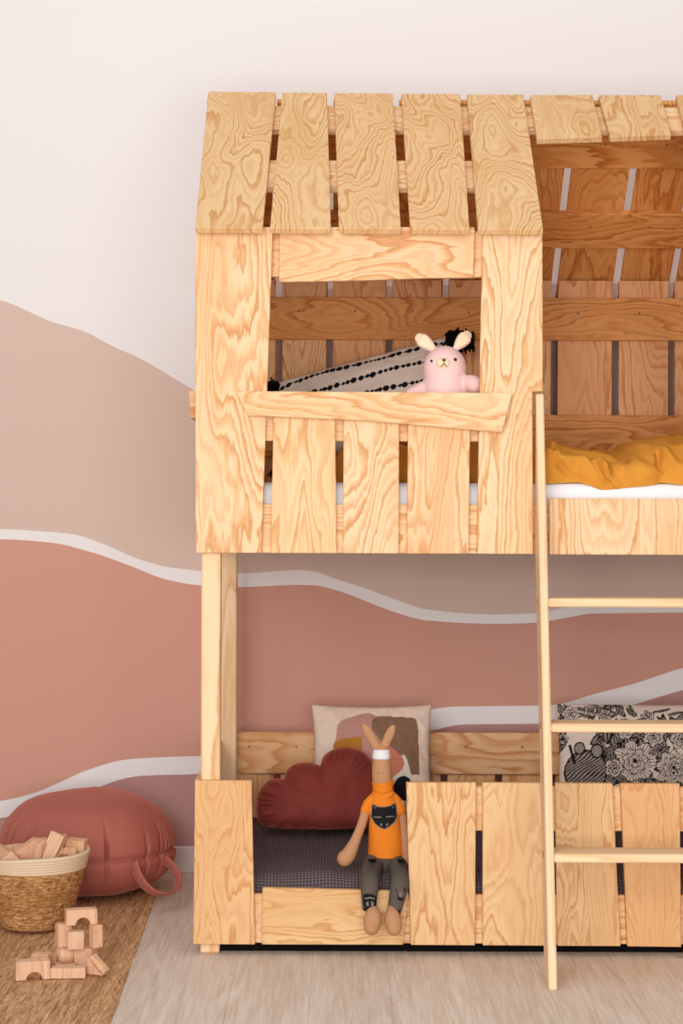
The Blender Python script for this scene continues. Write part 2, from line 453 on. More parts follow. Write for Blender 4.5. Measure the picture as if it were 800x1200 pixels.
low([(1130, 920), (1226, 920.3), (1228, 1112.8), (1128, 1112.4)])
rail(XI, XR - .063, ZL0 + .0005, zz(1048))
rail(at(477.5, 940, YR0).x, XR - .063, zz(973), zz(921))
obj('under_bed_shade', box(XI, XR - .063, YR1 + .008, YR1 + .020, .0005, .030, 0), plain('under_bed_shade_black', (20, 18, 18), .9, .05), bed)  # added black strip standing in for the shade under the bed
# back wall: upper and lower planks, rails with screws
gaps = [257.5, 326, 386, 455.5, 521, 585.5, 648.5, 720.5, 786, 851, 917, 981, 1042]
ZEB = 1.862
YP = 5.74
def backplanks(z0, z1, jit):
    xs = [PX(g, YP) for g in gaps] + [XR - .015]
    for i in range(len(xs) - 1):
        a = xs[i] + (.0105 if i else .012); b = xs[i + 1] - .0105
        j = [random.uniform(-jit, jit) for _ in range(4)]
        obj('wall_plank', prism([(a + j[0], YP, z0), (b + j[1], YP, z0), (b + j[2], YP, z1), (a + j[3], YP, z1)], (0, TH, 0)), W_AV, bed)
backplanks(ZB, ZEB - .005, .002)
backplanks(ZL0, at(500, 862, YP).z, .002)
YK = YP - TH
def back_rail(y0, y1, screws, mat=W_BH):
    r = rail(XI - .01, XR - .055, at(600, y1, YK).z, at(600, y0, YK).z, YK, YP - .0005, mat)
    for sx, sy in screws:
        p = at(sx, sy, YK)
        b = bmesh.new(); bmesh.ops.create_cone(b, cap_ends=True, segments=12, radius1=.0042, radius2=.0032, depth=.003)
        bmesh.ops.transform(b, matrix=Matrix.Translation(p + Vector((0, -.001, 0))) @ Matrix.Rotation(math.pi / 2, 4, 'X'), verts=b.verts)
        obj('screw', b, M_METAL, r)
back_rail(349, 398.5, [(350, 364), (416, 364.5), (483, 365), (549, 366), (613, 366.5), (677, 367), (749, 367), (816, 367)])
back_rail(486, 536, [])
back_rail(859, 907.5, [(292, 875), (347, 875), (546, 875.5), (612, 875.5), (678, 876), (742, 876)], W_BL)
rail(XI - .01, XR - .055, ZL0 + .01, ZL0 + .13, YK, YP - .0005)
# roof
YE, ZE = 4.74, at(400, 268, 4.74).z
YRG = 5.27; ZR = at(400, 108.5, YRG).z
m_ = (ZR - ZE) / (YRG - YE)
dv = Vector((0, YRG - YE, ZR - ZE)); SL = dv.length; dv.normalize()
nrm = Vector((0, dv.z, -dv.y))          # into the roof
def slat(pts, mirror=True):
    c = [at_slope(x, y, YE, ZE, m_) for x, y in pts]
    obj('roof_slat', prism(c, nrm * .018), W_R, bed)
    if mirror: obj('roof_slat', prism(mir(c), nrm * .018), W_R, bed)
slat([(244, 107), (323.3, 108), (307.5, 267), (229, 266.5)])
slat([(331, 108.3), (383, 108.3), (387.6, 267.6), (316.2, 267)])
slat([(391.6, 109), (460, 109), (469.5, 268), (397, 267.6)])
slat([(470, 109.5), (539, 110), (550, 268.2), (480.5, 268)])
slat([(546.9, 110.3), (613, 110.5), (636.3, 268.6), (560, 268.3)])
slat([(620.8, 111), (694, 111), (705.5, 160.5), (629, 162.5)], False)
slat([(701, 111), (774, 111.2), (786.3, 157.5), (715, 160)], False)
def purlin(t0, t1, x0, x1, back=False, screws=()):
    def P(t, x): 
        p = Vector((x, YRG, ZR)) - dv * (SL * t) + nrm * .0185
        return p
    c = [P(t0, x0), P(t0, x1), P(t1, x1), P(t1, x0)]; off = nrm * .02
    if back:
        c = [Vector((p.x, 2 * YRG - p.y, p.z)) for p in reversed(c)]; off = Vector((0, -nrm.y, nrm.z)) * .02
    r = obj('purlin', prism(c, off), W_BH if back else W_H, bed)
    return r
xa, xb = at(632, 200, 4.9).x, at(246, 200, 4.9).x
XPL, XPR = XL + .03, XR - .03
xso = at_slope(633, 240, YE, ZE, m_).x
purlin(.06, .24, XPL, XPR)
purlin(.48, .67, XPL, xso); purlin(.48, .67, 2 * XC - xso, XPR)
pa = purlin(.10, .335, XPL, XPR, True); pb = purlin(.575, .765, XPL, XPR, True)
nb = Vector((0, -nrm.y, nrm.z))
for r, t, sxs in ((pb, .645, (690.5, 759.5, 620, 830)), (pa, .21, (708, 780))):
    for sx in sxs:
        p = Vector((0, YRG, ZR)) + Vector((0, dv.y, -dv.z)) * (SL * t) + nb * .0385
        p.x = PX(sx, p.y)
        b = bmesh.new(); bmesh.ops.create_cone(b, cap_ends=True, segments=12, radius1=.0042, radius2=.0032, depth=.003)
        bmesh.ops.transform(b, matrix=Matrix.Translation(p) @ nb.to_track_quat('Z', 'Y').to_matrix().to_4x4(), verts=b.verts)
        obj('screw', b, M_METAL, r)
xs = [PX(g, 5.8) for g in gaps] + [XR + .0]
xs[0] = XL - .01
for i in range(len(xs) - 1):
    a = xs[i] + (.0105 if i else 0); b = xs[i + 1] - (.0105 if i < len(xs) - 2 else 0)
    j = [random.uniform(-.002, .002) for _ in range(4)]
    top = Vector((0, YRG, ZR)) + Vector((0, dv.y, -dv.z)) * .022; bot = Vector((0, 2 * YRG - YE + .062, ZE - .062 * m_))
    c = [Vector((a + j[0], top.y, top.z)), Vector((b + j[1], top.y, top.z)), Vector((b + j[2], bot.y, bot.z)), Vector((a + j[3], bot.y, bot.z))]
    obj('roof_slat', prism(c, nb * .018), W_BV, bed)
# gable ends
def roofz(y): return (ZR - m_ * abs(y - YRG)) - .045
for side in (0, 1):
    xe0, xe1 = (XL + .0005, XL + .0125)
    if side: xe0, xe1 = (2 * XC - xe1, 2 * XC - xe0)
    ys = [YR0 + .001 + (YP - YR0 - .002) * i / 6 for i in range(7)]
    for i in range(6):
        a, b = ys[i] + (.004 if i else 0), ys[i + 1] - (.004 if i < 5 else 0)
        if i in (0, 5):
            obj('end_plank', prism([(xe0, a, ZB), (xe0, b, ZB), (xe0, b, roofz(b)), (xe0, a, roofz(a))], (xe1 - xe0, 0, 0)), W_E, bed)
        else:
            obj('end_plank', prism([(xe0, a, ZB), (xe0, b, ZB), (xe0, b, 1.42), (xe0, a, 1.42)], (xe1 - xe0, 0, 0)), W_E, bed)
            c = [(xe0, a, 1.80), (xe0, b, 1.80), (xe0, b, roofz(b))] + ([(xe0, YRG, roofz(YRG))] if a < YRG < b else []) + [(xe0, a, roofz(a))]
            obj('end_plank', prism(c, (xe1 - xe0, 0, 0)), W_E, bed)
        obj('end_plank', prism([(xe0, a, ZL0), (xe0, b, ZL0), (xe0, b, ZL1), (xe0, a, ZL1)], (xe1 - xe0, 0, 0)), W_E, bed)
    xs0, xs1 = (XL - .0195, XL) if not side else (XR, XR + .0195)
    obj('sill_board', prism([(xs0, 4.815, 1.452), (xs0, 5.70, 1.452), (xs0, 5.66, 1.37), (xs0, 4.85, 1.385)], (xs1 - xs0, 0, 0)), W_H, bed)
# slatted bases under the mattresses
for z in (ZB + .004, .034):
    for i in range(11):
        x = XL + .09 + i * (XR - XL - .28) / 10
        obj('base_slat', box(x, x + .09, YR1 + .001, YK - .001, z, z + .018), W_E, bed)

# ------------------------------------------------------------------ ladder
def yl(z): return 4.438 + .239 * z
SX0, SX1 = .4985, .5188
lad = empty('ladder', (XC, yl(0) + .05, 0))
tag(lad, 'slim pine ladder with flat rungs leaning on the bunk bed opening', 'ladder')
ZT = 1.446
def stile(x0, x1):
    dep = .100; yc = YF + TH - .001
    pts = [(yl(0), 0), (yl(0) + dep * .62, 0), (yl(.06) + dep, .06)]
    zc = (yc - 4.438 - dep) / .239
    pts += [(yc, zc), (yc, ZT), (yl(ZT), ZT)]
    b = prism([(x0, y, z) for y, z in pts], (x1 - x0, 0, 0), .003)
    return obj('stile', b, W_S, lad)
stile(SX0, SX1); stile(2 * XC - SX1, 2 * XC - SX0)
for yb in (711.5, 858.5, 1011.5):
    z = .5
    for _ in range(8): z = at(700, yb, yl(z)).z
    c = [(SX1, yl(z), z), (SX1, yl(z) + .092, z), (SX1, yl(z + .021) + .092, z + .021), (SX1, yl(z + .021), z + .021)]
    r = obj('rung', prism([(x + .0003, y + .002, zz_) for x, y, zz_ in c], (2 * XC - 2 * SX1 - .0006, 0, 0), .003), W_SX, lad)
    # the tenon that shows on the outside of each stile
    for xt in (SX0 - .0012, 2 * XC - SX0 - .0008):
        obj('tenon', prism([(xt, yl(z) + .040, z + .002), (xt, yl(z) + .068, z + .002), (xt, yl(z) + .068, z + .018), (xt, yl(z) + .040, z + .018)], (.002, 0, 0), .0004), plywood('tenon_end_grain', 'x', (206, 160, 112), (190, 140, 92), (150, 104, 62)) if 'tenon_end_grain' not in bpy.data.materials else bpy.data.materials['tenon_end_grain'], r)

# ------------------------------------------------------------------ mattresses and bedding
MX0, MX1, MY0, MY1 = XI + .005, XR - .068, YR1 + .004, YK - .004
b = rbox((MX1 - MX0, MY1 - MY0, .161), .03, 5)
bmesh.ops.translate(b, verts=b.verts, vec=((MX0 + MX1) / 2, (MY0 + MY1) / 2, ZB + .0225 + .0805))
ZM = ZB + .0225 + .161
mt = obj('mattress', b, M_SHEET, None, True, base=True)
tag(mt, 'white sheeted mattress on the upper bunk', 'mattress')
b = rbox((MX1 - MX0 - .02, MY1 - MY0 - .02, .13), .03, 4)
bmesh.ops.translate(b, verts=b.verts, vec=((MX0 + MX1) / 2, (MY0 + MY1) / 2, .0525 + .065))
tag(obj('mattress', b, M_SHEET, None, True, base=True), 'mattress of the lower bunk hidden under the dark waffle bedspread', 'mattress')
# waffle bedspread over the lower mattress
ZS = .200
def spread():
    b = bmesh.new(); nx, ny = 220, 70
    prof = []
    L = MY1 - MY0
    for j in range(ny + 1):
        t = j / ny
        if t < .22:                       # hangs down the front, then rounds over
            q = t / .22
            if q < .4: prof.append((MY0 + .001, .06 + q / .4 * .09))
            else:
                a = (q - .4) / .6 * math.pi / 2
                prof.append((MY0 + .001 + .05 * (1 - math.cos(a)), .15 + .05 * math.sin(a)))
        else:
            q = (t - .22) / .78
            prof.append((MY0 + .051 + q * (L - .056), .20))
    arc = [0.0]
    for p, q in zip(prof, prof[1:]): arc.append(arc[-1] + math.hypot(q[0] - p[0], q[1] - p[1]))
    ul = b.loops.layers.uv.new('UVMap')
    vs = []
    for i in range(nx + 1):
        x = MX0 + (MX1 - MX0) * i / nx
        row = []
        for j, (y, z) in enumerate(prof):
            d = .006 * noise.noise(Vector((x * 5, y * 5, 1.3))) + .003 * noise.noise(Vector((x * 16, y * 12, 4)))
            sagx = 0
            row.append(b.verts.new((x, y + (.4 * max(d, 0) if j < 12 else 0), z + (d if j > 8 else 0))))
        vs.append(row)
    for i in range(nx):
        for j in range(ny):
            f = b.faces.new((vs[i][j], vs[i + 1][j], vs[i + 1][j + 1], vs[i][j + 1]))
            for lp, (p, q) in zip(f.loops, ((i, j), (i + 1, j), (i + 1, j + 1), (i, j + 1))):
                lp[ul].uv = (MX0 + (MX1 - MX0) * p / nx, arc[q])
    bmesh.ops.recalc_face_normals(b, faces=b.faces)
    return b
o = obj('bedspread', spread(), M_WAFFLE, None, True)
s = o.modifiers.new('solid', 'SOLIDIFY'); s.thickness = .006; s.offset = -1
tag(o, 'dark charcoal waffle-weave bedspread on the lower bunk', 'bedspread')

# mustard duvet: a rumpled roll lying along the upper mattress
def duvet():
    b = bmesh.new(); nx, nf = 420, 120
    x0, x1 = -.03, 1.62
    top = [(380, 522), (470, 523), (560, 521), (620, 517), (640, 516), (655, 523), (690, 532), (720, 530), (745, 522), (775, 518), (800, 514), (860, 506), (940, 512), (1060, 520)]
    Yc, Ry = 5.16, .285
    drop = [(380, 0), (640, 2), (658, 1), (676, 0), (690, 4), (704, 9), (722, 8), (742, 6), (764, 3), (775, 0.5), (800, 3), (860, 7), (930, 2), (1060, 4)]
    folds = [  # px polyline, amplitude, width
        ([(636, 521), (655, 527), (690, 536), (730, 537)], -.020, .009),
        ([(636, 533), (655, 541), (680, 541), (700, 548)], .016, .012),
        ([(652, 545), (664, 558), (684, 565)], -.016, .007),
        ([(684, 540), (698, 552), (712, 566)], -.013, .006),
        ([(700, 545), (708, 552), (716, 562)], .012, .009),
        ([(730, 530), (715, 545), (708, 560)], -.008, .012),
        ([(768, 533), (766, 545), (774, 556), (790, 562)], -.012, .007),
        ([(775, 530), (785, 545), (800, 548)], .010, .012),
        ([(642, 530), (648, 545), (660, 562)], -.008, .007),
        ([(740, 540), (760, 560)], .006, .014),
    ]
    F3 = []
    for pl, amp, w in folds:
        F3.append(([( PX(px, 4.93), CZ - (py - 600) / F * 4.93) for px, py in pl], amp, w))
    def segd(p, a, c):
        ax, ay = c[0] - a[0], c[1] - a[1]; t = max(0, min(1, ((p[0] - a[0]) * ax + (p[1] - a[1]) * ay) / (ax * ax + ay * ay)))
        return math.hypot(p[0] - a[0] - t * ax, p[1] - a[1] - t * ay), t
    rows = []
    for i in range(nx + 1):
        u = i / nx; x = x0 + (x1 - x0) * u
        endt = min(1, u / .04, (1 - u) / .04); endf = math.sqrt(max(0, 1 - (1 - endt) ** 2))
        H = at(400 + x * F / 5.05, interp(top, 400 + x * F / 5.05), 5.05).z - ZM
        H = max(.05, H)
        pxx = 400 + x * F / 4.84
        dr = max(0, interp(drop, pxx) + 1.2 * noise.noise(Vector((x * 14, 0, 5)))) / 450
        yf = MY0 + .0305 - math.sqrt(.03 ** 2 - max(0, .03 - dr) ** 2) if dr < .03 else MY0 + .0005
        yf = MY0 + .0305 - math.sqrt(max(0, .03 ** 2 - (.03 - dr) ** 2))
        yf = yf + .11 / (1 + math.exp((x - .45) / .02))
        fy = (Yc - Ry) - yf
        row = []
        for k in range(nf + 1):
            ph = math.pi * k / nf
            cy = -math.copysign(abs(math.cos(ph)) ** .8, math.cos(ph)); sz = abs(math.sin(ph)) ** .75
            y = Yc + (Ry + (fy if k < nf / 2 else 0)) * cy * (.6 + .4 * endf); z = ZM + .002 + H * sz * max(endf, .06)
            nvec = Vector((0, cy, sz)).normalized()
            d = 0
            if k < nf * .7:
                for pl, amp, w in F3:
                    if min(q[0] for q in pl) - .06 < x < max(q[0] for q in pl) + .06:
                        dd = min(segd((x, z), pl[q], pl[q + 1])[0] for q in range(len(pl) - 1))
                        d += 1.5 * amp * math.exp(-(dd / w) ** 2)
            q = Vector((x * 7 + z * 9, y * 5, z * 12))
            wv = noise.noise(q * .9 + Vector((0, 0, 9))) 
            d += .014 * (1 - 2 * abs(noise.noise(q + Vector((wv, wv * 1.3, 2))))) + .006 * noise.noise(q * 2.4)
            d *= min(1, sz * 2.2) * endf
            p = Vector((x, y, z)) + nvec * d
            q_ = min(.0299, max(0, MY0 + .03 - p.y)); p.z = max(p.z - (.03 - math.sqrt(.03 ** 2 - q_ ** 2)) * (1 - sz), ZM - (.03 - math.sqrt(.03 ** 2 - q_ ** 2)) + .0015)
            row.append(b.verts.new(p))
        rows.append(row)
    for i in range(nx):
        for k in range(nf): b.faces.new((rows[i][k], rows[i][k + 1], rows[i + 1][k + 1], rows[i + 1][k]))
    b.faces.new(rows[0]); b.faces.new(list(reversed(rows[-1])))
    bmesh.ops.recalc_face_normals(b, faces=b.faces)
    return b
o = obj('duvet', duvet(), M_DUVET, None, True, base=True)
tag(o, 'rumpled mustard yellow duvet lying on the white upper mattress', 'duvet')

# ------------------------------------------------------------------ cushions
def pillow(bl, br, tl, thick, nx, ny, colf=None, pinch=.05, wr=.004, seed=0, power=.42):
    """front face on the plane bl, br, tl (world points); colf(u,v,front) gives the print"""
    b = bmesh.new(); layer = b.verts.layers.float_color.new('print') if colf else None
    ex, ey = br - bl, tl - bl; nn = ex.cross(ey).normalized()
    if nn.y > 0: nn = -nn
    W, Hh = ex.length, ey.length
    grids = []
    for s in (1, -1):
        g = []
        for i in range(nx + 1):
            row = []
            for j in range(ny + 1):
                u, v = i / nx * 2 - 1, j / ny * 2 - 1
                edge = i in (0, nx) or j in (0, ny)
                h = (max(0, 1 - abs(u) ** 2.6) * max(0, 1 - abs(v) ** 2.6)) ** power
                pu = u * (1 - pinch * (1 - v * v) * abs(u)); pv = v * (1 - pinch * (1 - u * u) * abs(v))
                w = wr * (noise.noise(Vector((u * 4 + seed, v * 3, s))) + .6 * noise.noise(Vector((u * 9, v * 8 + seed, s * 3)))) * min(1, h * 2)
                rad = math.atan2(v, u); w += wr * .6 * math.sin(rad * 22 + seed) * max(0, abs(u) ** 4 + abs(v) ** 4 - .25) * h * 2
                p = bl + ex * (pu + 1) / 2 + ey * (pv + 1) / 2 + nn * (s * (h * thick / 2 + w))
                if edge and s == -1:
                    row.append(grids[0][i][j]); continue
                vt = b.verts.new(p)
                if colf:
                    c = colf((pu + 1) / 2, (pv + 1) / 2, s); vt[layer] = lin(c)
                row.append(vt)
            g.append(row)
        grids.append(g)
        for i in range(nx):
            for j in range(ny):
                q = (g[i][j], g[i + 1][j], g[i + 1][j + 1], g[i][j + 1])
                b.faces.new(q if s == 1 else tuple(reversed(q)))
    bmesh.ops.recalc_face_normals(b, faces=b.faces)
    return b
def inpoly(x, y, P):
    r = False; n = len(P); j = n - 1
    for i in range(n):
        if (P[i][1] > y) != (P[j][1] > y) and x < (P[j][0] - P[i][0]) * (y - P[i][1]) / (P[j][1] - P[i][1]) + P[i][0]: r = not r
        j = i
    return r
def smooth_poly(P, n=6):
    Q = P + P[:3]; out = catmull([P[-1]] + Q, n)
    return out[n: n * (len(P) + 1)]
# -- pillow with abstract shapes
shapes = [
    ((196, 146, 134), smooth_poly([(393, 905), (393, 866), (397, 852), (412, 846), (430, 841), (444, 845), (452, 852), (452, 905)])),
    ((140, 106, 84), [(436, 860), (436, 852), (439, 847), (446, 845), (486, 846), (491, 848), (493, 856), (494, 911), (484, 911), (478, 893), (466, 888), (455, 880), (445, 872)]),
    ((206, 128, 100), smooth_poly([(452, 880), (461, 882), (474, 893), (475, 902), (468, 910), (450, 916)])),
    ((236, 224, 208), smooth_poly([(474, 889), (479, 896), (483, 915), (470, 926), (455, 920), (466, 912), (475, 902)])),
    ((188, 124, 50), [(388, 892), (390, 874), (400, 871), (424, 869), (425, 892)]),
    ((30, 24, 28), smooth_poly([(456, 936), (462, 924), (468, 915), (478, 913), (486, 922), (488, 938)])),
    ((190, 130, 122), [(380, 932), (450, 932), (450, 955), (380, 955)]),
]
def abst(u, v, s):
    px = 362 + u * 149 ; py = 955 - v * 127
    c = (236, 212, 194)
    if s > 0:
        for col, P in shapes:
            if inpoly(px, py, P): c = col
    return c
bl, br = at(364, 958, 5.56), at(508, 958, 5.56); tl = at(359.5, 825.5, 5.685)
tl.x = bl.x - .001
b = pillow(bl, br, tl, .10, 150, 140, abst, .06, .005, 3)
o = obj('pillow', b, M_ABST, None, True, base=True)
tag(o, 'square cream pillow printed with pink, brown and black rounded shapes', 'pillow')

# -- floral pillow in black ink
rr = random.Random(11)
flw = [(745, 897, 26, 7), (768, 868, 14, 6), (735, 862, 12, 6), (790, 905, 22, 8), (720, 905, 12, 5), (800, 872, 15, 6), (762, 845, 9, 5), (672, 840, 12, 6), (695, 836, 9, 5), (712, 842, 9, 5),
       (830, 890, 24, 7), (860, 862, 16, 6), (815, 840, 12, 5), (885, 900, 22, 7), (662, 868, 7, 5), (840, 930, 20, 6), (745, 935, 18, 6), (700, 935, 14, 6)]
lvs = []
for k in range(170):
    cx, cy = rr.uniform(705, 905), rr.uniform(850, 945)
    lvs.append((cx, cy, rr.uniform(0, 6.28), rr.uniform(9, 20), rr.uniform(3, 6)))
for k in range(22): lvs.append((rr.uniform(660, 745), rr.uniform(829, 843), rr.uniform(0, 6.28), rr.uniform(6, 11), rr.uniform(2, 4)))
for k in range(8): lvs.append((rr.uniform(752, 900), rr.uniform(832, 842), rr.uniform(-.4, .4), rr.uniform(6, 13), rr.uniform(1.2, 2.4)))
for k in range(5): lvs.append((rr.uniform(656, 664), rr.uniform(852, 880), 1.9 + rr.uniform(-.3, .3), 8, 2.2))
for k in range(9):
    a = -.62 + k * .15; lvs.append((703 + 17 * math.cos(a), 892 + 15 * math.sin(a), a, 14, 2.6))
CREAM = (234, 216, 202); INK = (30, 25, 26)
def floral(u, v, s):
    px = 655 + u * 252; py = 956 - v * 131
    if s < 0: return CREAM
    ink = 0.0
    for cx, cy, a, L, w in lvs:
        dx, dy = px - cx, py - cy
        if dx * dx + dy * dy > L * L: continue
        q = dx * math.cos(a) + dy * math.sin(a); r = -dx * math.sin(a) + dy * math.cos(a)
        e = (q / L) ** 2 + abs(r / w) ** 1.4
        if e < 1:
            ink = .25
            if e > .68 or abs(r) < .5: ink = 1
            elif math.sin(q * 2.2 + abs(r) * 1.6) > .25: ink = .85
    # hatched round body with two ears
    dx, dy = (px - 688) / 25, (py - 908) / 25
    if dx * dx + dy * dy < 1:
        ink = .35 + .6 * (math.sin(px * 1.1 + py * 1.7 + 2 * math.sin(py * .3)) > .1) * (1 if dx < .5 else .8)
        if dx * dx + dy * dy > .86: ink = 1
    for ex, ey, er in ((681, 881, 6.5), (701, 885, 7.5)):
        r = math.hypot(px - ex, (py - ey) * .85)
        if r < er: ink = 1 if r > er * .76 else (.55 if math.sin(py * 2.2 + px) > 0 else .25)
    if abs(px - 672 - (py - 885) * .25) < 1.6 and 876 < py < 898: ink = 1
    for fx, fy, R, n in flw:
        dx, dy = px - fx, py - fy; r = math.hypot(dx, dy)
        if r > R: continue
        th = math.atan2(dy, dx) + fx
        for sc, ph in ((1, 0), (.62, .5), (.33, .2)):
            rr_ = R * sc * (.70 + .26 * abs(math.cos(n * th / 2 + ph)) + .16 * noise.noise(Vector((math.cos(th) * 2 + fx, math.sin(th) * 2, sc * 3))))
            if r < rr_:
                ink = .04
                if r > rr_ - .95: ink = 1
                elif math.sin(th * n * 5 + r * .25) > (.25 if r < rr_ * .7 else .8): ink = .8
        if r < R * .10: ink = 1
    t = max(0, min(1, ink + .05 * noise.noise(Vector((px * .3, py * .3, 0)))))
    return tuple(int(a + (c - a) * t) for a, c in zip(CREAM, INK))
bl, br = at(652, 958, 5.55), at(905, 958, 5.55); tl = at(657, 825, 5.69); tl.x = bl.x + .012
b = pillow(bl, br, tl, .11, 300, 160, floral, .03, .004, 8)
o = obj('pillow', b, M_FLORAL, None, True, base=True)
tag(o, 'cream pillow with black ink drawing of flowers and leaves, behind the ladder', 'pillow')

# -- striped cushion on the upper bunk
rows_ = [(.90, .5), (.70, .6), (.50, .7), (.30, .8), (.12, .7)]
rs = random.Random(5)
dots = []
for v0, _ in rows_:
    u = .03; L = []
    while u < .98:
        r = rs.uniform(.0095, .020); L.append((u, r, rs.uniform(-.25, .25))); u += r * 2 + rs.uniform(.001, .007)
    dots.append(L)
SW, SH = .64, .27
def stripes(u, v, s):
    c = (236, 222, 208)
    for (v0, _), L in zip(rows_, dots):
        dv_ = (v - v0 - .012 * math.sin(u * 9 + v0 * 20)) * SH
        if abs(dv_) < .0135:
            for uu, r, o_ in L:
                du = (u - uu) * SW
                if du * du + (dv_ * 1.35 + o_ * .004) ** 2 < (r * SW * .95) ** 2: return (22, 19, 22)
            if abs(dv_) < .0012: return (60, 52, 52)
    return c
tl3, tr3 = at(326, 448.5, 5.60), at(524, 395, 5.60)
exd = (tr3 - tl3); dn = Vector((exd.z, 0, -exd.x)).normalized() * SH
dn = Vector((0, -.09, dn.z))
bl, br = tl3 + dn, tr3 + dn
lift = max(0, ZM + .13 - min(bl.z, br.z))
b = pillow(bl, br, tl3, .12, 300, 200, stripes, .02, .004, 2)
cush = empty('cushion', ((bl + br) / 2))
cush.location.z = min(bl.z, br.z)
tag(cush, 'beige throw cushion with dotted black stripes and black corner tassels', 'cushion')
obj('cover', b, M_STRIPE, cush, True)
def tassel(c, d, n=46, L=.05, sp=.8, r0=.0022, core=(.013, .011, .013)):
    b = None; rg = random.Random(3)
    for k in range(n):
        a = d + Vector((rg.uniform(-sp, sp), rg.uniform(-sp, sp), rg.uniform(-sp, sp))); a.normalize()
        l = L * rg.uniform(.7, 1.1); g = Vector((0, 0, -.012 * rg.random()))
        st = c + Vector((rg.uniform(-.8, .8) * core[0], rg.uniform(-.8, .8) * core[1], rg.uniform(-.8, .8) * core[2]))
        p = [st, st + a * l * .5, st + a * l + g]
        b = tube([(*q, r0) for q in p], b, 6, 3)
    b = ellipsoid(c, core, b, 12)
    return b
obj('tassel', tassel(at(322, 452, 5.59), Vector((-.55, 0, -.1)), 90, .026, .7, .0028, (.016, .012, .012)), M_BLACK, cush, True)
obj('tassel', tassel(at(537, 398, 5.585), Vector((.55, -.1, .12)), 420, .020, 1.0, .0030, (.040, .020, .026)), M_BLACK, cush, True)
for q in (bl, br):
    obj('tassel', tassel(q, Vector((0, -.3, -.5)), 30, .03, .5), M_BLACK, cush, True)

# -- cloud cushion
def cloud():
    Y = 5.42
    outl = [(302, 962), (300, 950), (301, 936), (307, 923), (318, 915.5), (332, 915), (336, 905), (346, 898), (362, 896.5), (375, 900), (379, 889), (392, 881), (410, 879), (426, 884), (437, 896), (446, 903), (456, 913), (462, 927), (465, 945), (462, 960), (452, 968), (430, 970), (385, 971), (330, 970.5), (310, 968)]
    cusp = {5, 9, 14}
    P = []
    n = len(outl)
    # smooth between cusps
    for i in range(n):
        p0, p1, p2, p3 = outl[i - 1], outl[i], outl[(i + 1) % n], outl[(i + 2) % n]
        if i in cusp: p0 = p1
        if (i + 1) % n in cusp: p3 = p2
        for k in range(9):
            t = k / 9
            P.append(tuple(.5 * (2 * b_ + (c_ - a_) * t + (2 * a_ - 5 * b_ + 4 * c_ - d_) * t * t + (3 * b_ - a_ - 3 * c_ + d_) * t ** 3) for a_, b_, c_, d_ in zip(p0, p1, p2, p3)))
    cx, cy = 384, 936
    b = bmesh.new(); NR = 30; T = .09
    # lean back a little
    def place(px, py, h):
        p = at(px, py, Y); z0 = at(400, 971, Y).z
        lean = (p.z - z0) * .28
        return Vector((p.x, p.y + lean - h, p.z))
    N = len(P)
    rim = [b.verts.new(place(px, py, 0)) for px, py in P]
    for s in (1, -1):
        prev = rim
        for r in range(1, NR):
            q = 1 - r / NR; ring = []
            for i, (px, py) in enumerate(P):
                x, y = cx + (px - cx) * q, cy + (py - cy) * q
                h = T * (1 - q ** 2.4) ** .55
                an = i / N * 2 * math.pi
                pk = .010 * math.sin(i * 2 * math.pi / 6.1 + 2.2 * math.sin(i * .37)) * math.exp(-((q - .90) / .13) ** 2) * (.5 + .5 * noise.noise(Vector((i * .13, s, 0))) + .4)
                h += pk + .010 * noise.noise(Vector((x * .06, y * .05, s * 9))) * (1 - q ** 4) + .004 * noise.noise(Vector((x * .03, y * .03, s * 5)))
                ring.append(b.verts.new(place(x, y, s * h)))
            for i in range(N): b.faces.new((prev[i], prev[(i + 1) % N], ring[(i + 1) % N], ring[i]))
            prev = ring
        c = b.verts.new(place(cx, cy, s * T))
        for i in range(N): b.faces.new((prev[i], prev[(i + 1) % N], c))
    bmesh.ops.recalc_face_normals(b, faces=b.faces)
    return b
cl = cloud()
tag(obj('cushion', cl, M_CLOUD, None, True, base=True), 'burgundy velvet cloud-shaped cushion behind the seated doll', 'cushion')

# ------------------------------------------------------------------ pink plush in the window
YPL = 4.90
S = YPL / F
pl = empty('plush_toy', at(521, 466, YPL) - Vector((0, 0, .0)))
pl.location.z = at(521, 500, YPL).z
tag(pl, 'pink plush bunny with cream ears peeking over the window board', 'soft toy')
def A(px, py, dy=0): return at(px, py, YPL) + Vector((0, dy, 0))
b = tube([(*A(522, 533), .060), (*A(522, 500), .068), (*A(522, 478), .068), (*A(521.5, 458), .061), (*A(521.5, 442), .054)], None, 28, 8)
b = ellipsoid(A(521, 432.5), (.057, .053, .061), b, 32)
b = tube([(*A(505, 462, .01), .045), (*A(492, 462, .0), .032), (*A(482, 462, -.01), .018)], b, 18)
b = tube([(*A(542, 450, -.01), .020), (*A(550, 450, -.03), .0225), (*A(555, 453, -.048), .0235)], b, 18)
o = remesh(obj('body', b, M_PLUSH, pl, True), .004, 4)
for (x0, y0, x1, y1, dx) in ((508, 409, 492, 396, -1), (534, 408, 547, 393, 1)):
    a0, a1 = A(x0, y0, .0), A(x1, y1, .012); d = a1 - a0; w = Vector((d.z, 0, -d.x)).normalized()
    b = tube([(*a0, .0085), (*(a0 + d * .45), .0165), (*(a0 + d * .85), .0185), (*(a0 + d), .014)], None, 20, 6, flat=.45)
    e = obj('ear', b, M_PLUSH, pl, True)
    b = tube([(*(a0 + d * .12 + Vector((0, -.006, 0))), .0065), (*(a0 + d * .5 + Vector((0, -.0085, 0))), .014), (*(a0 + d * .86 + Vector((0, -.0085, 0))), .0172), (*(a0 + d * 1.02 + Vector((0, -.0075, 0))), .0135)], None, 20, 6, flat=.3)
    obj('inner_ear', b, M_EARIN, e, True)
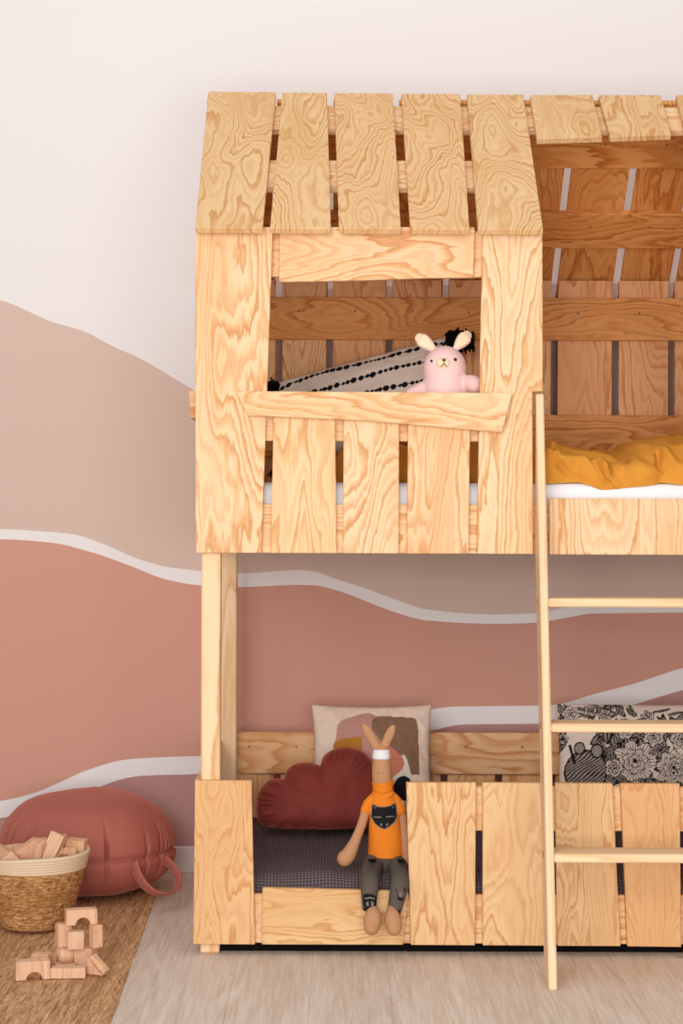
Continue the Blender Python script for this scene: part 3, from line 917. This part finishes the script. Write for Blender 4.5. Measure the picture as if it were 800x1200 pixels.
obj('muzzle', ellipsoid(A(518, 427.5, -.047), (.0190, .0125, .0150)), M_EARIN, pl, True)
obj('eye', ellipsoid(A(504.5, 424.5, -.0412), (.0030, .003, .0036), None, 12), M_GLOSS, pl, True)
obj('eye', ellipsoid(A(532, 423, -.0462), (.0042, .0035, .0044), None, 12), M_GLOSS, pl, True)
b = ellipsoid(A(518.5, 424, -.0605), (.0052, .002, .0034), None, 12)
for q in ([(518.5, 424), (518.3, 429)], [(518.3, 428.5), (515, 431.5)], [(518.3, 428.5), (522, 431.5)]):
    b = tube([(*A(*p, -.061), .0011) for p in q], b, 6, 3)
obj('nose', b, M_NOSE, pl, True)

# ------------------------------------------------------------------ rabbit doll on the lower board
YD = 4.895
D = lambda px, py, Y=YD: at(px, py, Y)
doll = empty('rabbit_doll', D(452, 1012, YD)); doll.location.z = .205
tag(doll, 'long-eared cloth rabbit doll in orange turtleneck sitting on the lower bunk', 'doll')
b = tube([(*D(447.5, 925), .020), (*D(447.5, 912, YD - .004), .0265), (*D(447, 898, YD - .002), .0255), (*D(446.8, 886), .0225), (*D(446.8, 880), .019)], None, 20)
b = tube([(*D(443.5, 880), .010), (*D(437, 868), .0125), (*D(430, 856), .0125), (*D(427, 851), .0085)], b, 14, 6, flat=.6)
b = tube([(*D(449, 880), .010), (*D(453, 868), .0125), (*D(458, 857), .0125), (*D(460, 852.5), .0085)], b, 14, 6, flat=.6)
b = tube([(*D(430, 942, YD), .0125), (*D(425, 962, YD - .012), .0125), (*D(417, 983, YD - .03), .0135), (*D(409, 1000, YD - .045), .0195), (*D(404, 1006, YD - .05), .0215)], b, 16)
b = tube([(*D(470, 942), .0115), (*D(472.5, 965), .0115), (*D(475.5, 990, YD - .02), .0125), (*D(477.5, 1012, YD - .035), .0155)], b, 16)
# legs inside the trousers and the feet
b = tube([(*D(440, 1010), .020), (*D(434, 1031, 4.80), .021), (*D(433, 1055, 4.752), .012), (*D(435, 1064, 4.744), .0145), (*D(437, 1072, 4.730), .0205), (*D(436, 1081, 4.722), .0235), (*D(435, 1087, 4.718), .0195)], b, 18)
b = tube([(*D(463, 1010), .020), (*D(468, 1031, 4.80), .021), (*D(464, 1055, 4.752), .012), (*D(459.5, 1066, 4.744), .0145), (*D(459.5, 1074, 4.730), .0200), (*D(461, 1083, 4.722), .0225), (*D(461.5, 1088, 4.718), .0190)], b, 18)
remesh(obj('body', b, M_SKIN, doll, True), .0028, 3)
for x in (443, 448.2): obj('eye', ellipsoid(D(x, 905.5, YD - .0292), (.0013, .001, .0015), None, 8), M_GLOSS, doll, True)
# headband with folded edges
c = D(446.7, 883.5)
prof = [(.0205, -.0125), (.0245, -.012), (.0238, -.006), (.0232, 0), (.0220, .006), (.0218, .0115), (.0180, .0125)]
obj('headband', lathe(c, prof, None, 32), M_BAND, doll, True)
# shirt: torso loft (remembered for the print), sleeves and collar
tor = [(1003, 452.5, .0490, .0440), (985, 452, .0460, .038), (965, 450.5, .0415, .032), (948, 449.5, .0375, .030), (936, 449, .0350, .027), (929, 448.6, .029, .024), (923, 448.4, .0255, .022)]
def tor_at(py):
    T = sorted(tor); 
    for a, c in zip(T, T[1:]):
        if a[0] <= py <= c[0]:
            t = (py - a[0]) / (c[0] - a[0]); return tuple(p + (q - p) * t for p, q in zip(a, c))
    return T[0] if py < T[0][0] else T[-1]
b = bmesh.new(); rings = []
NS = 40
for py in [1003.5, 1003, 1001, 996, 990, 984, 977, 970, 963, 956, 949, 943, 938, 934, 931, 928, 925, 922]:
    _, xc, rx, ry = tor_at(py); cc = D(xc, py)
    if py == 1003.5: rx *= .93; ry *= .93
    ring = []
    for k in range(NS):
        a = 2 * math.pi * k / NS
        wr = 1 + .02 * noise.noise(Vector((math.cos(a) * 2, math.sin(a) * 2, py * .09)))
        ring.append(b.verts.new(cc + Vector((rx * wr * math.cos(a), ry * wr * math.sin(a), 0))))
    rings.append(ring)
for r0, r1 in zip(rings, rings[1:]):
    for k in range(NS): b.faces.new((r0[k], r0[(k + 1) % NS], r1[(k + 1) % NS], r1[k]))
b.faces.new(list(reversed(rings[0]))); b.faces.new(rings[-1])
b = tube([(*D(440, 933), .013), (*D(433, 940, YD - .002), .0138), (*D(428.5, 949, YD - .005), .0150)], b, 18, 6, caps=True)
b = tube([(*D(459, 933), .013), (*D(465.5, 940), .0138), (*D(469.5, 950), .0148)], b, 18, 6)
b = tube([(*D(448.5, 930), .026), (*D(448.4, 924), .0275), (*D(448.2, 917), .0285), (*D(447.8, 913), .0275)], b, 24, 5, caps=False)
b = tube([(*D(438, 924, YD - .014), .002), (*D(443, 926.5, YD - .022), .004), (*D(450, 928, YD - .025), .0045), (*D(459, 924.5, YD - .018), .002)], b, 10, 5)
b = tube([(*D(438, 931, YD - .018), .002), (*D(446, 935, YD - .023), .0035), (*D(456, 933, YD - .023), .0035), (*D(461, 929, YD - .016), .002)], b, 10, 5)
shirt = remesh(obj('turtleneck', b, M_SHIRT, doll, True), .0024, 2)
def on_shirt(px, py, eps):
    _, xc, rx, ry = tor_at(py); c0 = D(xc, py); p = D(px, py, YD - ry)
    q = max(-.97, min(.97, (p.x - c0.x) / rx))
    return Vector((p.x, YD - ry * math.sqrt(1 - q * q) - eps, p.z))
def decal(poly, f, eps, name, mat, parent, th=.0012):
    """a thin printed shape that follows the cloth: grid clipped to the polygon, given thickness"""
    b = bmesh.new()
    x0, x1 = min(p[0] for p in poly), max(p[0] for p in poly); y0, y1 = min(p[1] for p in poly), max(p[1] for p in poly)
    f2 = b.faces.new([b.verts.new((p[0], p[1], 0)) for p in poly])
    k = math.ceil(x0 / 1.5) * 1.5
    while k < x1:
        bmesh.ops.bisect_plane(b, geom=b.verts[:] + b.edges[:] + b.faces[:], plane_co=(k, 0, 0), plane_no=(1, 0, 0)); k += 1.5
    bmesh.ops.triangulate(b, faces=b.faces[:])
    for v in b.verts: v.co = f(v.co.x, v.co.y, eps)
    r = bmesh.ops.extrude_face_region(b, geom=b.faces[:])
    for v in r['geom']:
        if isinstance(v, bmesh.types.BMVert): v.co.y += th + eps
    bmesh.ops.recalc_face_normals(b, faces=b.faces)
    return obj(name, b, mat, parent)
face = [(435.8, 951), (436.3, 945), (438, 943.8), (442, 946), (449.5, 946.2), (457, 945), (461.5, 942.8), (463.3, 944), (464, 951), (464.6, 958), (461, 964), (455, 968.5), (450, 970.8), (445, 969), (439.5, 965), (435.6, 958.5)]
decal([(449.7 + (x - 449.7) * 1.09, 957 + (y - 957) * 1.09) for x, y in face], on_shirt, .0012, 'print_outline', M_PGREY, shirt)
pt = decal(face, on_shirt, .0022, 'raccoon_print', M_PATCH, shirt)
for poly in ([(436.5, 958.2), (440, 957), (447, 956.8), (447, 958), (441, 958.6)], [(463.6, 957), (459, 956), (452, 956.6), (452, 957.8), (458, 957.4)],
             [(445, 966), (446.5, 964), (448, 967), (446.5, 968.4)], [(455, 965.6), (453.5, 963.8), (452, 966.8), (453.3, 968)],
             [(437.4, 946), (439.5, 945.6), (440.5, 948.5)], [(462.4, 945), (460.2, 945), (459.2, 948)]):
    decal(poly, on_shirt, .0030, 'raccoon_marking', M_PGREY, shirt)
# trousers
TL = [(443, 1007, YD, .025), (437, 1014, 4.870, .0275), (433.5, 1026, 4.81, .0265), (433, 1038, 4.760, .0240), (432.5, 1052, 4.752, .0205), (432.5, 1067, 4.748, .0175)]
TR = [(461, 1007, YD, .025), (466, 1014, 4.870, .0275), (468.5, 1026, 4.81, .026), (467.5, 1040, 4.760, .0240), (464.5, 1055, 4.752, .0205), (461, 1071, 4.748, .0175)]
b = tube([(*D(452.5, 1010, YD + .004), .033), (*D(452.5, 1002, YD), .0345)], None, 22, 4)
for TT in (TL, TR): b = tube([(*D(x, y, Y), r) for x, y, Y, r in TT], b, 20, 5, caps=False)
b = ellipsoid(D(452.5, 1004, YD), (.0475, .036, .014), b)
tro = remesh(obj('trousers', b, M_TROUS, doll, True), .0028, 2)
def on_leg(TT):
    def f(px, py, eps):
        for a, c in zip(TT, TT[1:]):
            if a[1] <= py <= c[1] or c is TT[-1]:
                t = max(0, min(1, (py - a[1]) / (c[1] - a[1]))); xc, Y, r = (a[i] + (c[i] - a[i]) * t for i in (0, 2, 3)); break
        p = D(px, py, Y - r); c0 = D(xc, py, Y)
        q = max(-.96, min(.96, (p.x - c0.x) / r))
        return Vector((p.x, Y - r * math.sqrt(1 - q * q) - eps, p.z))
    return f
fl, fr = on_leg(TL), on_leg(TR)
decal([(425.5, 1049), (430, 1047), (437, 1048), (440.5, 1051), (441, 1062), (437, 1063.5), (428, 1064), (425.5, 1060)], fl, .0034, 'raccoon_print', M_PATCH, tro)
for poly in ([(427, 1052.5), (433, 1050.5), (439, 1052.5), (438.5, 1054), (433, 1052.4), (427.5, 1054)], [(428.5, 1058), (431.5, 1055.5), (432, 1061.5), (429.5, 1061.5)], [(434.5, 1055.5), (438.5, 1058), (437.5, 1061.5), (434.5, 1061.5)]):
    decal(poly, fl, .0044, 'raccoon_marking', M_PGREY, tro)
decal([(431, 1007), (437, 1006.5), (446, 1008), (446, 1011), (438, 1011.5), (431, 1010)], fl, .0034, 'raccoon_print', M_PATCH, tro)
decal([(460, 1008), (468, 1006.5), (474, 1007), (475, 1013), (469, 1012), (462, 1011)], fr, .0034, 'raccoon_print', M_PATCH, tro)
decal([(434, 1023), (437, 1018), (442, 1020), (443, 1028), (439, 1031), (437, 1027)], fl, .0034, 'raccoon_print', M_PATCH, tro)
decal([(463.5, 1042), (466, 1037), (472, 1038), (476, 1044), (475, 1052), (471, 1056), (466, 1054), (465, 1047)], fr, .0034, 'raccoon_print', M_PATCH, tro)
decal([(467, 1046), (471.5, 1045), (471, 1050), (468, 1051.5)], fr, .0044, 'raccoon_marking', M_PGREY, tro)
decal([(426, 1064.5), (433, 1063.8), (440, 1063), (439, 1066.5), (432, 1068), (426, 1067.5)], fl, .0034, 'hem', M_PATCH, tro)
decal([(458, 1067), (464, 1068), (469, 1066.5), (468, 1070.8), (463, 1070.8), (458, 1070)], fr, .0034, 'hem', M_PATCH, tro)

# ------------------------------------------------------------------ floor pouf
PC = (-.755, 5.553, .008)
pf = empty('floor_pouf', PC)
tag(pf, 'round dusty rose velvet floor pouf with a strap handle by the wall', 'pouf')
PR = .262
prof = []
ZSM = .128
for i in range(81):
    t = i / 80; a = -math.pi / 2 + math.pi * t
    r = PR * abs(math.cos(a)) ** .62; z = (ZSM + (.164 if a > 0 else .126) * math.copysign(abs(math.sin(a)) ** .9, math.sin(a)))
    prof.append((max(r, .003), z))
rp = random.Random(4)
pl_a = [(rp.uniform(0, 2 * math.pi), rp.choice((.3, .6, 1.0, 1.7)), rp.uniform(.014, .034)) for _ in range(52)]
def pleat(r, z, a, i):
    d = 0
    t = (z - ZSM) / .164
    for ang, amp, w in pl_a:
        da = (a - ang + math.pi) % (2 * math.pi) - math.pi
        g = math.exp(-(da / w) ** 2)
        if t > 0: d -= .034 * amp * g * math.exp(-((t - .10) / (.16 + .16 * amp)) ** 2)
        else: d -= .013 * amp * g * math.exp(-((t + .15) / .3) ** 2)
    d -= .012 * math.exp(-(t / .05) ** 2)
    w2 = .008 * noise.noise(Vector((math.cos(a) * 2, math.sin(a) * 2, z * 6)))
    return max(.002, r + (d + w2) * min(1, r / .1)), z + .012 * noise.noise(Vector((math.cos(a) * r * 5, math.sin(a) * r * 5, 3))) * (t > 0) * max(0, t)
obj('cover', lathe(PC, prof, None, 520, pleat), M_POUF, pf, True)
sm = []
for k in range(73):
    a = 2 * math.pi * k / 72
    rr0, _ = pleat(PR, ZSM, a, 0); sm.append((PC[0] + (rr0 + .001) * math.cos(a), PC[1] + (rr0 + .001) * math.sin(a), PC[2] + ZSM, .0035))
obj('piping', tube(sm, None, 8, 2, caps=False), M_POUF, pf, True)
# strap: a flat band swept along a hanging loop
path = [(157, 1011, 5.318), (161, 1024, 5.30), (169, 1037, 5.29), (181, 1046, 5.29), (195, 1048, 5.31), (206, 1042, 5.345), (209, 1030, 5.375), (203, 1017, 5.40), (193, 1007, 5.408)]
PP = catmull([tuple(at(x, y, Y)) for x, y, Y in path], 8)
b = bmesh.new(); rings = []
for i, p in enumerate(PP):
    p = Vector(p); d = (Vector(PP[min(i + 1, len(PP) - 1)]) - Vector(PP[max(i - 1, 0)])).normalized()
    out = Vector((.62, -.55, .35)); out = (out - d * out.dot(d)).normalized(); nn = d.cross(out)
    rings.append([b.verts.new(p + out * a * .016 + nn * c * .002) for a, c in ((-1, -1), (-.4, -1.5), (.4, -1.5), (1, -1), (1, 1), (.4, 1.5), (-.4, 1.5), (-1, 1))])
for r0, r1 in zip(rings, rings[1:]):
    for k in range(8): b.faces.new((r0[k], r0[(k + 1) % 8], r1[(k + 1) % 8], r1[k]))
b.faces.new(rings[0]); b.faces.new(rings[-1]); bmesh.ops.recalc_face_normals(b, faces=b.faces)
obj('handle', b, M_POUF, pf, True)

# ------------------------------------------------------------------ rug
RZ = .008
bm = bmesh.new()
re = [(5.56, PX(184, 5.52)), (5.2, PX(172, 5.2) - .0), (4.14, PX(132, 4.142)), (2.6, -.462)]
def rx(y): 
    a = (PX(184, 5.52) - PX(132, 4.142)) / (5.52 - 4.142)
    return PX(132, 4.142) + a * (y - 4.142)
ny = 170; ys = [5.62 - (5.62 - 2.9) * i / ny for i in range(ny + 1)]
nxr = 60; top = []; bot = []
for y in ys:
    xr = rx(y) + .006 * noise.noise(Vector((0, y * 9, 0))) + .003 * noise.noise(Vector((2, y * 40, 0))); xl = xr - 1.7
    top.append([bm.verts.new((xl + (xr - xl) * k / nxr, y + .004 * noise.noise(Vector((k * .3, 0, 1))), RZ - (.004 if k in (0, nxr) else 0) + .0012 * noise.noise(Vector((k * 3.1, y * 20, 0))))) for k in range(nxr + 1)])
    bot.append([bm.verts.new((xl, y, .0005)), bm.verts.new((xr, y, .0005))])
for i in range(ny):
    for k in range(nxr): bm.faces.new((top[i][k], top[i + 1][k], top[i + 1][k + 1], top[i][k + 1]))
    bm.faces.new((top[i][nxr], top[i + 1][nxr], bot[i + 1][1], bot[i][1])); bm.faces.new((top[i][0], bot[i][0], bot[i + 1][0], top[i + 1][0]))
    bm.faces.new((bot[i][0], bot[i][1], bot[i + 1][1], bot[i + 1][0]))
bm.faces.new(top[0] + [bot[0][1], bot[0][0]]); bm.faces.new(list(reversed(top[-1])) + [bot[-1][0], bot[-1][1]])
bmesh.ops.recalc_face_normals(bm, faces=bm.faces)
tag(obj('rug', bm, M_RUG, None, False), 'woven brown jute rug on the oak floor', 'rug')

# ------------------------------------------------------------------ basket with blocks
BC = Vector((PX(42, 5.055), 5.055, RZ + .001))
bk = empty('basket', BC); tag(bk, 'round woven seagrass basket with a cream cord rim, full of blocks', 'basket')
HB = .204
def bfn(zlo, zhi, inner):
    pass
def br(z): return .088 + (.147 - .088) * (z / HB) ** .85
prof = []
NB = 60
zb = HB * .815
for i in range(NB + 1):
    z = zb * i / NB; prof.append((br(z) - .02 * math.exp(-z / .004), z))
prof += [(br(zb) - .010, zb)] + [(br(z) - .010, z) for z in [zb * (1 - k / 8) for k in range(1, 8)]] + [(.07, .012), (.004, .011)]
def weave(r, z, a, i):
    if i <= NB and i > 1:
        row = math.floor(z / .0085)
        r += .0016 * math.sin(z / .0085 * 2 * math.pi + 2 * noise.noise(Vector((math.cos(a) * 3, math.sin(a) * 3, z * 20)))) + .0034 * noise.noise(Vector((math.cos(a) * 16, math.sin(a) * 16, z * 150)))
    return r, z
prof = [(.004, 0)] + prof
obj('body', lathe(BC, prof, None, 240, weave), M_BASKET, bk, True)
prof = []
def rimz(a): return .007 * math.cos(a) + .002 * math.sin(3 * a)
NRW = 6
for i in range(49):
    t = i / 48; z = zb - .002 + (HB - zb + .002) * t
    prof.append((br(z) + .001 + 0.0015 * abs(math.sin(t * NRW * math.pi)), z))
prof += [(br(HB) - .004, HB + .004), (br(HB) - .009, HB)] + [(br(z) - .009, z) for z in (HB - .02, HB - .04, zb)]
def rimfn(r, z, a, i):
    f = max(0, (z - zb) / (HB - zb)); return r * (1 + .012 * f * math.cos(2 * a)), z + rimz(a) * f
obj('rim', lathe(BC, prof, None, 120, rimfn), M_CORD, bk, True)

def block_bm(kind, a, b_, c):
    """a x b x c wooden shapes with eased edges, centred on the origin"""
    if kind == 'box': return rbox((a, b_, c), .0018, 2)
    if kind == 'cyl':
        b = bmesh.new(); bmesh.ops.create_cone(b, cap_ends=True, segments=36, radius1=a / 2, radius2=a / 2, depth=c)
        ed = [e for e in b.edges if abs(e.verts[0].co.z - e.verts[1].co.z) < 1e-6]
        bmesh.ops.bevel(b, geom=ed, offset=.0016, segments=2, affect='EDGES'); return b
    if kind == 'tri':
        return prism([(-a / 2, -b_ / 2, -c / 2), (a / 2, -b_ / 2, -c / 2), (-a / 2, -b_ / 2, c / 2)], (0, b_, 0), .0016)
    if kind == 'tri2':
        return prism([(-a / 2, -b_ / 2, -c / 2), (a / 2, -b_ / 2, -c / 2), (0, -b_ / 2, c / 2)], (0, b_, 0), .0016)
    if kind == 'arch':
        r = a * .235; pts = [(-a / 2, -c / 2)]
        sx = a * .04
        for k in range(15):
            an = math.pi - math.pi * k / 14; pts.append((sx + r * math.cos(an), -c / 2 + r * math.sin(an)))
        pts += [(a / 2, -c / 2), (a / 2, c / 2), (-a / 2, c / 2)]
        return prism([(x, -b_ / 2, z) for x, z in pts], (0, b_, 0), .0014)
def block(kind, dims, pos, rz=0, rx_=0, ry_=0, label='', group=None):
    b = block_bm(kind, *dims)
    me = bpy.data.meshes.new('toy_block'); b.to_mesh(me); b.free(); me.materials.append(M_BLOCK)
    nm = {'box': 'toy_block', 'cyl': 'cylinder_block', 'tri': 'wedge_block', 'tri2': 'wedge_block', 'arch': 'arch_block'}[kind]
    o = bpy.data.objects.new(nm, me); COL.objects.link(o)
    if kind == 'cyl':
        for p in me.polygons: p.use_smooth = len(p.vertices) == 4 and abs(p.normal.z) < .5
    o.rotation_euler = (math.radians(rx_), math.radians(ry_), math.radians(rz)); o.location = pos
    tag(o, label, 'toy block', group)
    return o
G1 = 'wooden blocks stacked on the rug'; G2 = 'wooden blocks in the basket'
def on(px, Y, z): return Vector((PX(px, Y), Y, z))
R0 = RZ + .0015
# base of the tower
L1 = .044
block('cyl', (.046, .046, L1 - .010), on(79, 4.63, R0 + .0105 + (L1 - .010) / 2), 20, label='upright round wooden block under the left side of the tower', group=G1)
block('cyl', (.056, .056, .010), on(79, 4.625, R0 + .005), 0, label='thin wooden disc beneath the round tower block', group=G1)
block('box', (.046, .034, L1), on(102, 4.635, R0 + L1 / 2), -16, label='square wooden block holding up the right side of the tower', group=G1)
block('box', (.030, .022, L1), on(90.5, 4.67, R0 + L1 / 2), 8, label='narrow wooden block at the back of the tower base', group=G1)
# second level
z2 = R0 + L1 + .0005; L2 = .056
block('box', (.036, .026, L2), on(76, 4.645, z2 + L2 / 2), 28, label='upright wooden block carrying the left end of the top arch', group=G1)
block('box', (.040, .030, .044), on(91, 4.618, z2 + .022), 4, label='wooden cube between the two uprights under the top arch', group=G1)
block('box', (.026, .026, L2), on(114, 4.635, z2 + L2 / 2), 36, label='upright wooden block carrying the right end of the top arch', group=G1)
block('arch', (.078, .034, .038), on(96.5, 4.64, z2 + L2 + .0195), 16, label='wooden arch block on the very top of the tower', group=G1)
# around the tower
block('box', (.084, .032, .025), on(82, 4.512, R0 + .0125), 3, label='flat long wooden block lying in front of the tower', group=G1)
block('tri', (.044, .030, .042), on(116, 4.545, R0 + .021), -22, label='wooden wedge block at the right foot of the tower', group=G1)
block('box', (.052, .022, .012), on(118.5, 4.523, R0 + .030), -22, 0, 44, label='thin light wooden block leaning on the wedge', group=G1)
block('arch', (.082, .034, .045), on(40, 4.497, R0 + .0225), 14, label='wooden arch block standing alone left of the tower', group=G1)
block('box', (.044, .034, .035), on(50.5, 4.61, R0 + .0175), -12, label='small wooden block behind the lone arch', group=G1)
# in the basket
bz = BC.z
def inb(px, py, Y): return at(px, py, Y)
block('box', (.034, .07, .030), inb(5, 1000, 5.03), 40, 12, 20, 'wooden block at the left edge inside the basket', G2)
block('tri2', (.075, .034, .036), inb(13, 1004, 4.985), 10, 0, 6, 'wooden triangle block at the basket front', G2)
block('box', (.034, .034, .085), inb(29, 998, 5.03), 20, 25, 52, 'slanting wooden block beside the basket triangle', G2)
block('box', (.036, .034, .07), inb(44, 1000, 5.01), -18, 10, 14, 'upright wooden block in the basket middle', G2)
block('box', (.040, .036, .095), inb(61, 996, 5.02), -12, -12, 22, 'tallest slanting wooden block in the basket', G2)
block('box', (.036, .034, .07), inb(72, 994, 5.10), 12, 0, -8, 'wooden block behind the tallest block in the basket', G2)
block('box', (.052, .036, .046), inb(89.5, 993, 5.075), -10, 4, 4, 'wide wooden block at the right rim of the basket', G2)
block('arch', (.07, .034, .038), inb(74, 1004, 5.03), 8, -50, 0, 'wooden arch block lying low near the basket right side', G2)
block('box', (.05, .034, .034), inb(46, 991, 5.12), 35, 10, 0, 'wooden block lying at the back inside the basket', G2)
block('box', (.05, .05, .034), inb(26, 998, 5.10), 15, 5, 0, 'wooden block lying at the far left back of the basket', G2)

# ------------------------------------------------------------------ light
w = bpy.data.worlds.new('room_light'); SC.world = w; w.use_nodes = True
bg = w.node_tree.nodes['Background']; bg.inputs['Color'].default_value = (1.0, .99, .985, 1); bg.inputs['Strength'].default_value = .40
def area(name, loc, target, size, power, col=(1, .99, .982)):
    l = bpy.data.lights.new(name, 'AREA'); l.shape = 'RECTANGLE'; l.size, l.size_y = size; l.energy = power; l.color = col
    o = bpy.data.objects.new(name, l); COL.objects.link(o); o.location = loc
    o.rotation_euler = (Vector(target) - Vector(loc)).to_track_quat('-Z', 'Y').to_euler()
    return o
area('window_light', (-1.3, .2, 2.3), (.3, 5.3, 1.15), (2.4, 2.0), 104)
area('low_front_fill', (.3, -.6, .9), (.4, 5.3, .8), (3.0, 1.4), 126)  # added low fill, brightens the wall below the upper bunk
area('ceiling_light', (.4, 4.2, 3.6), (.4, 4.6, 0), (4.5, 2.6), 26)

vs = SC.view_settings
vs.view_transform = 'Standard'; vs.look = 'None'; vs.gamma = 1.0; vs.exposure = 0.0; vs.use_curve_mapping = False
SC.cycles.max_bounces = 8; SC.cycles.diffuse_bounces = 5; SC.cycles.use_denoising = True
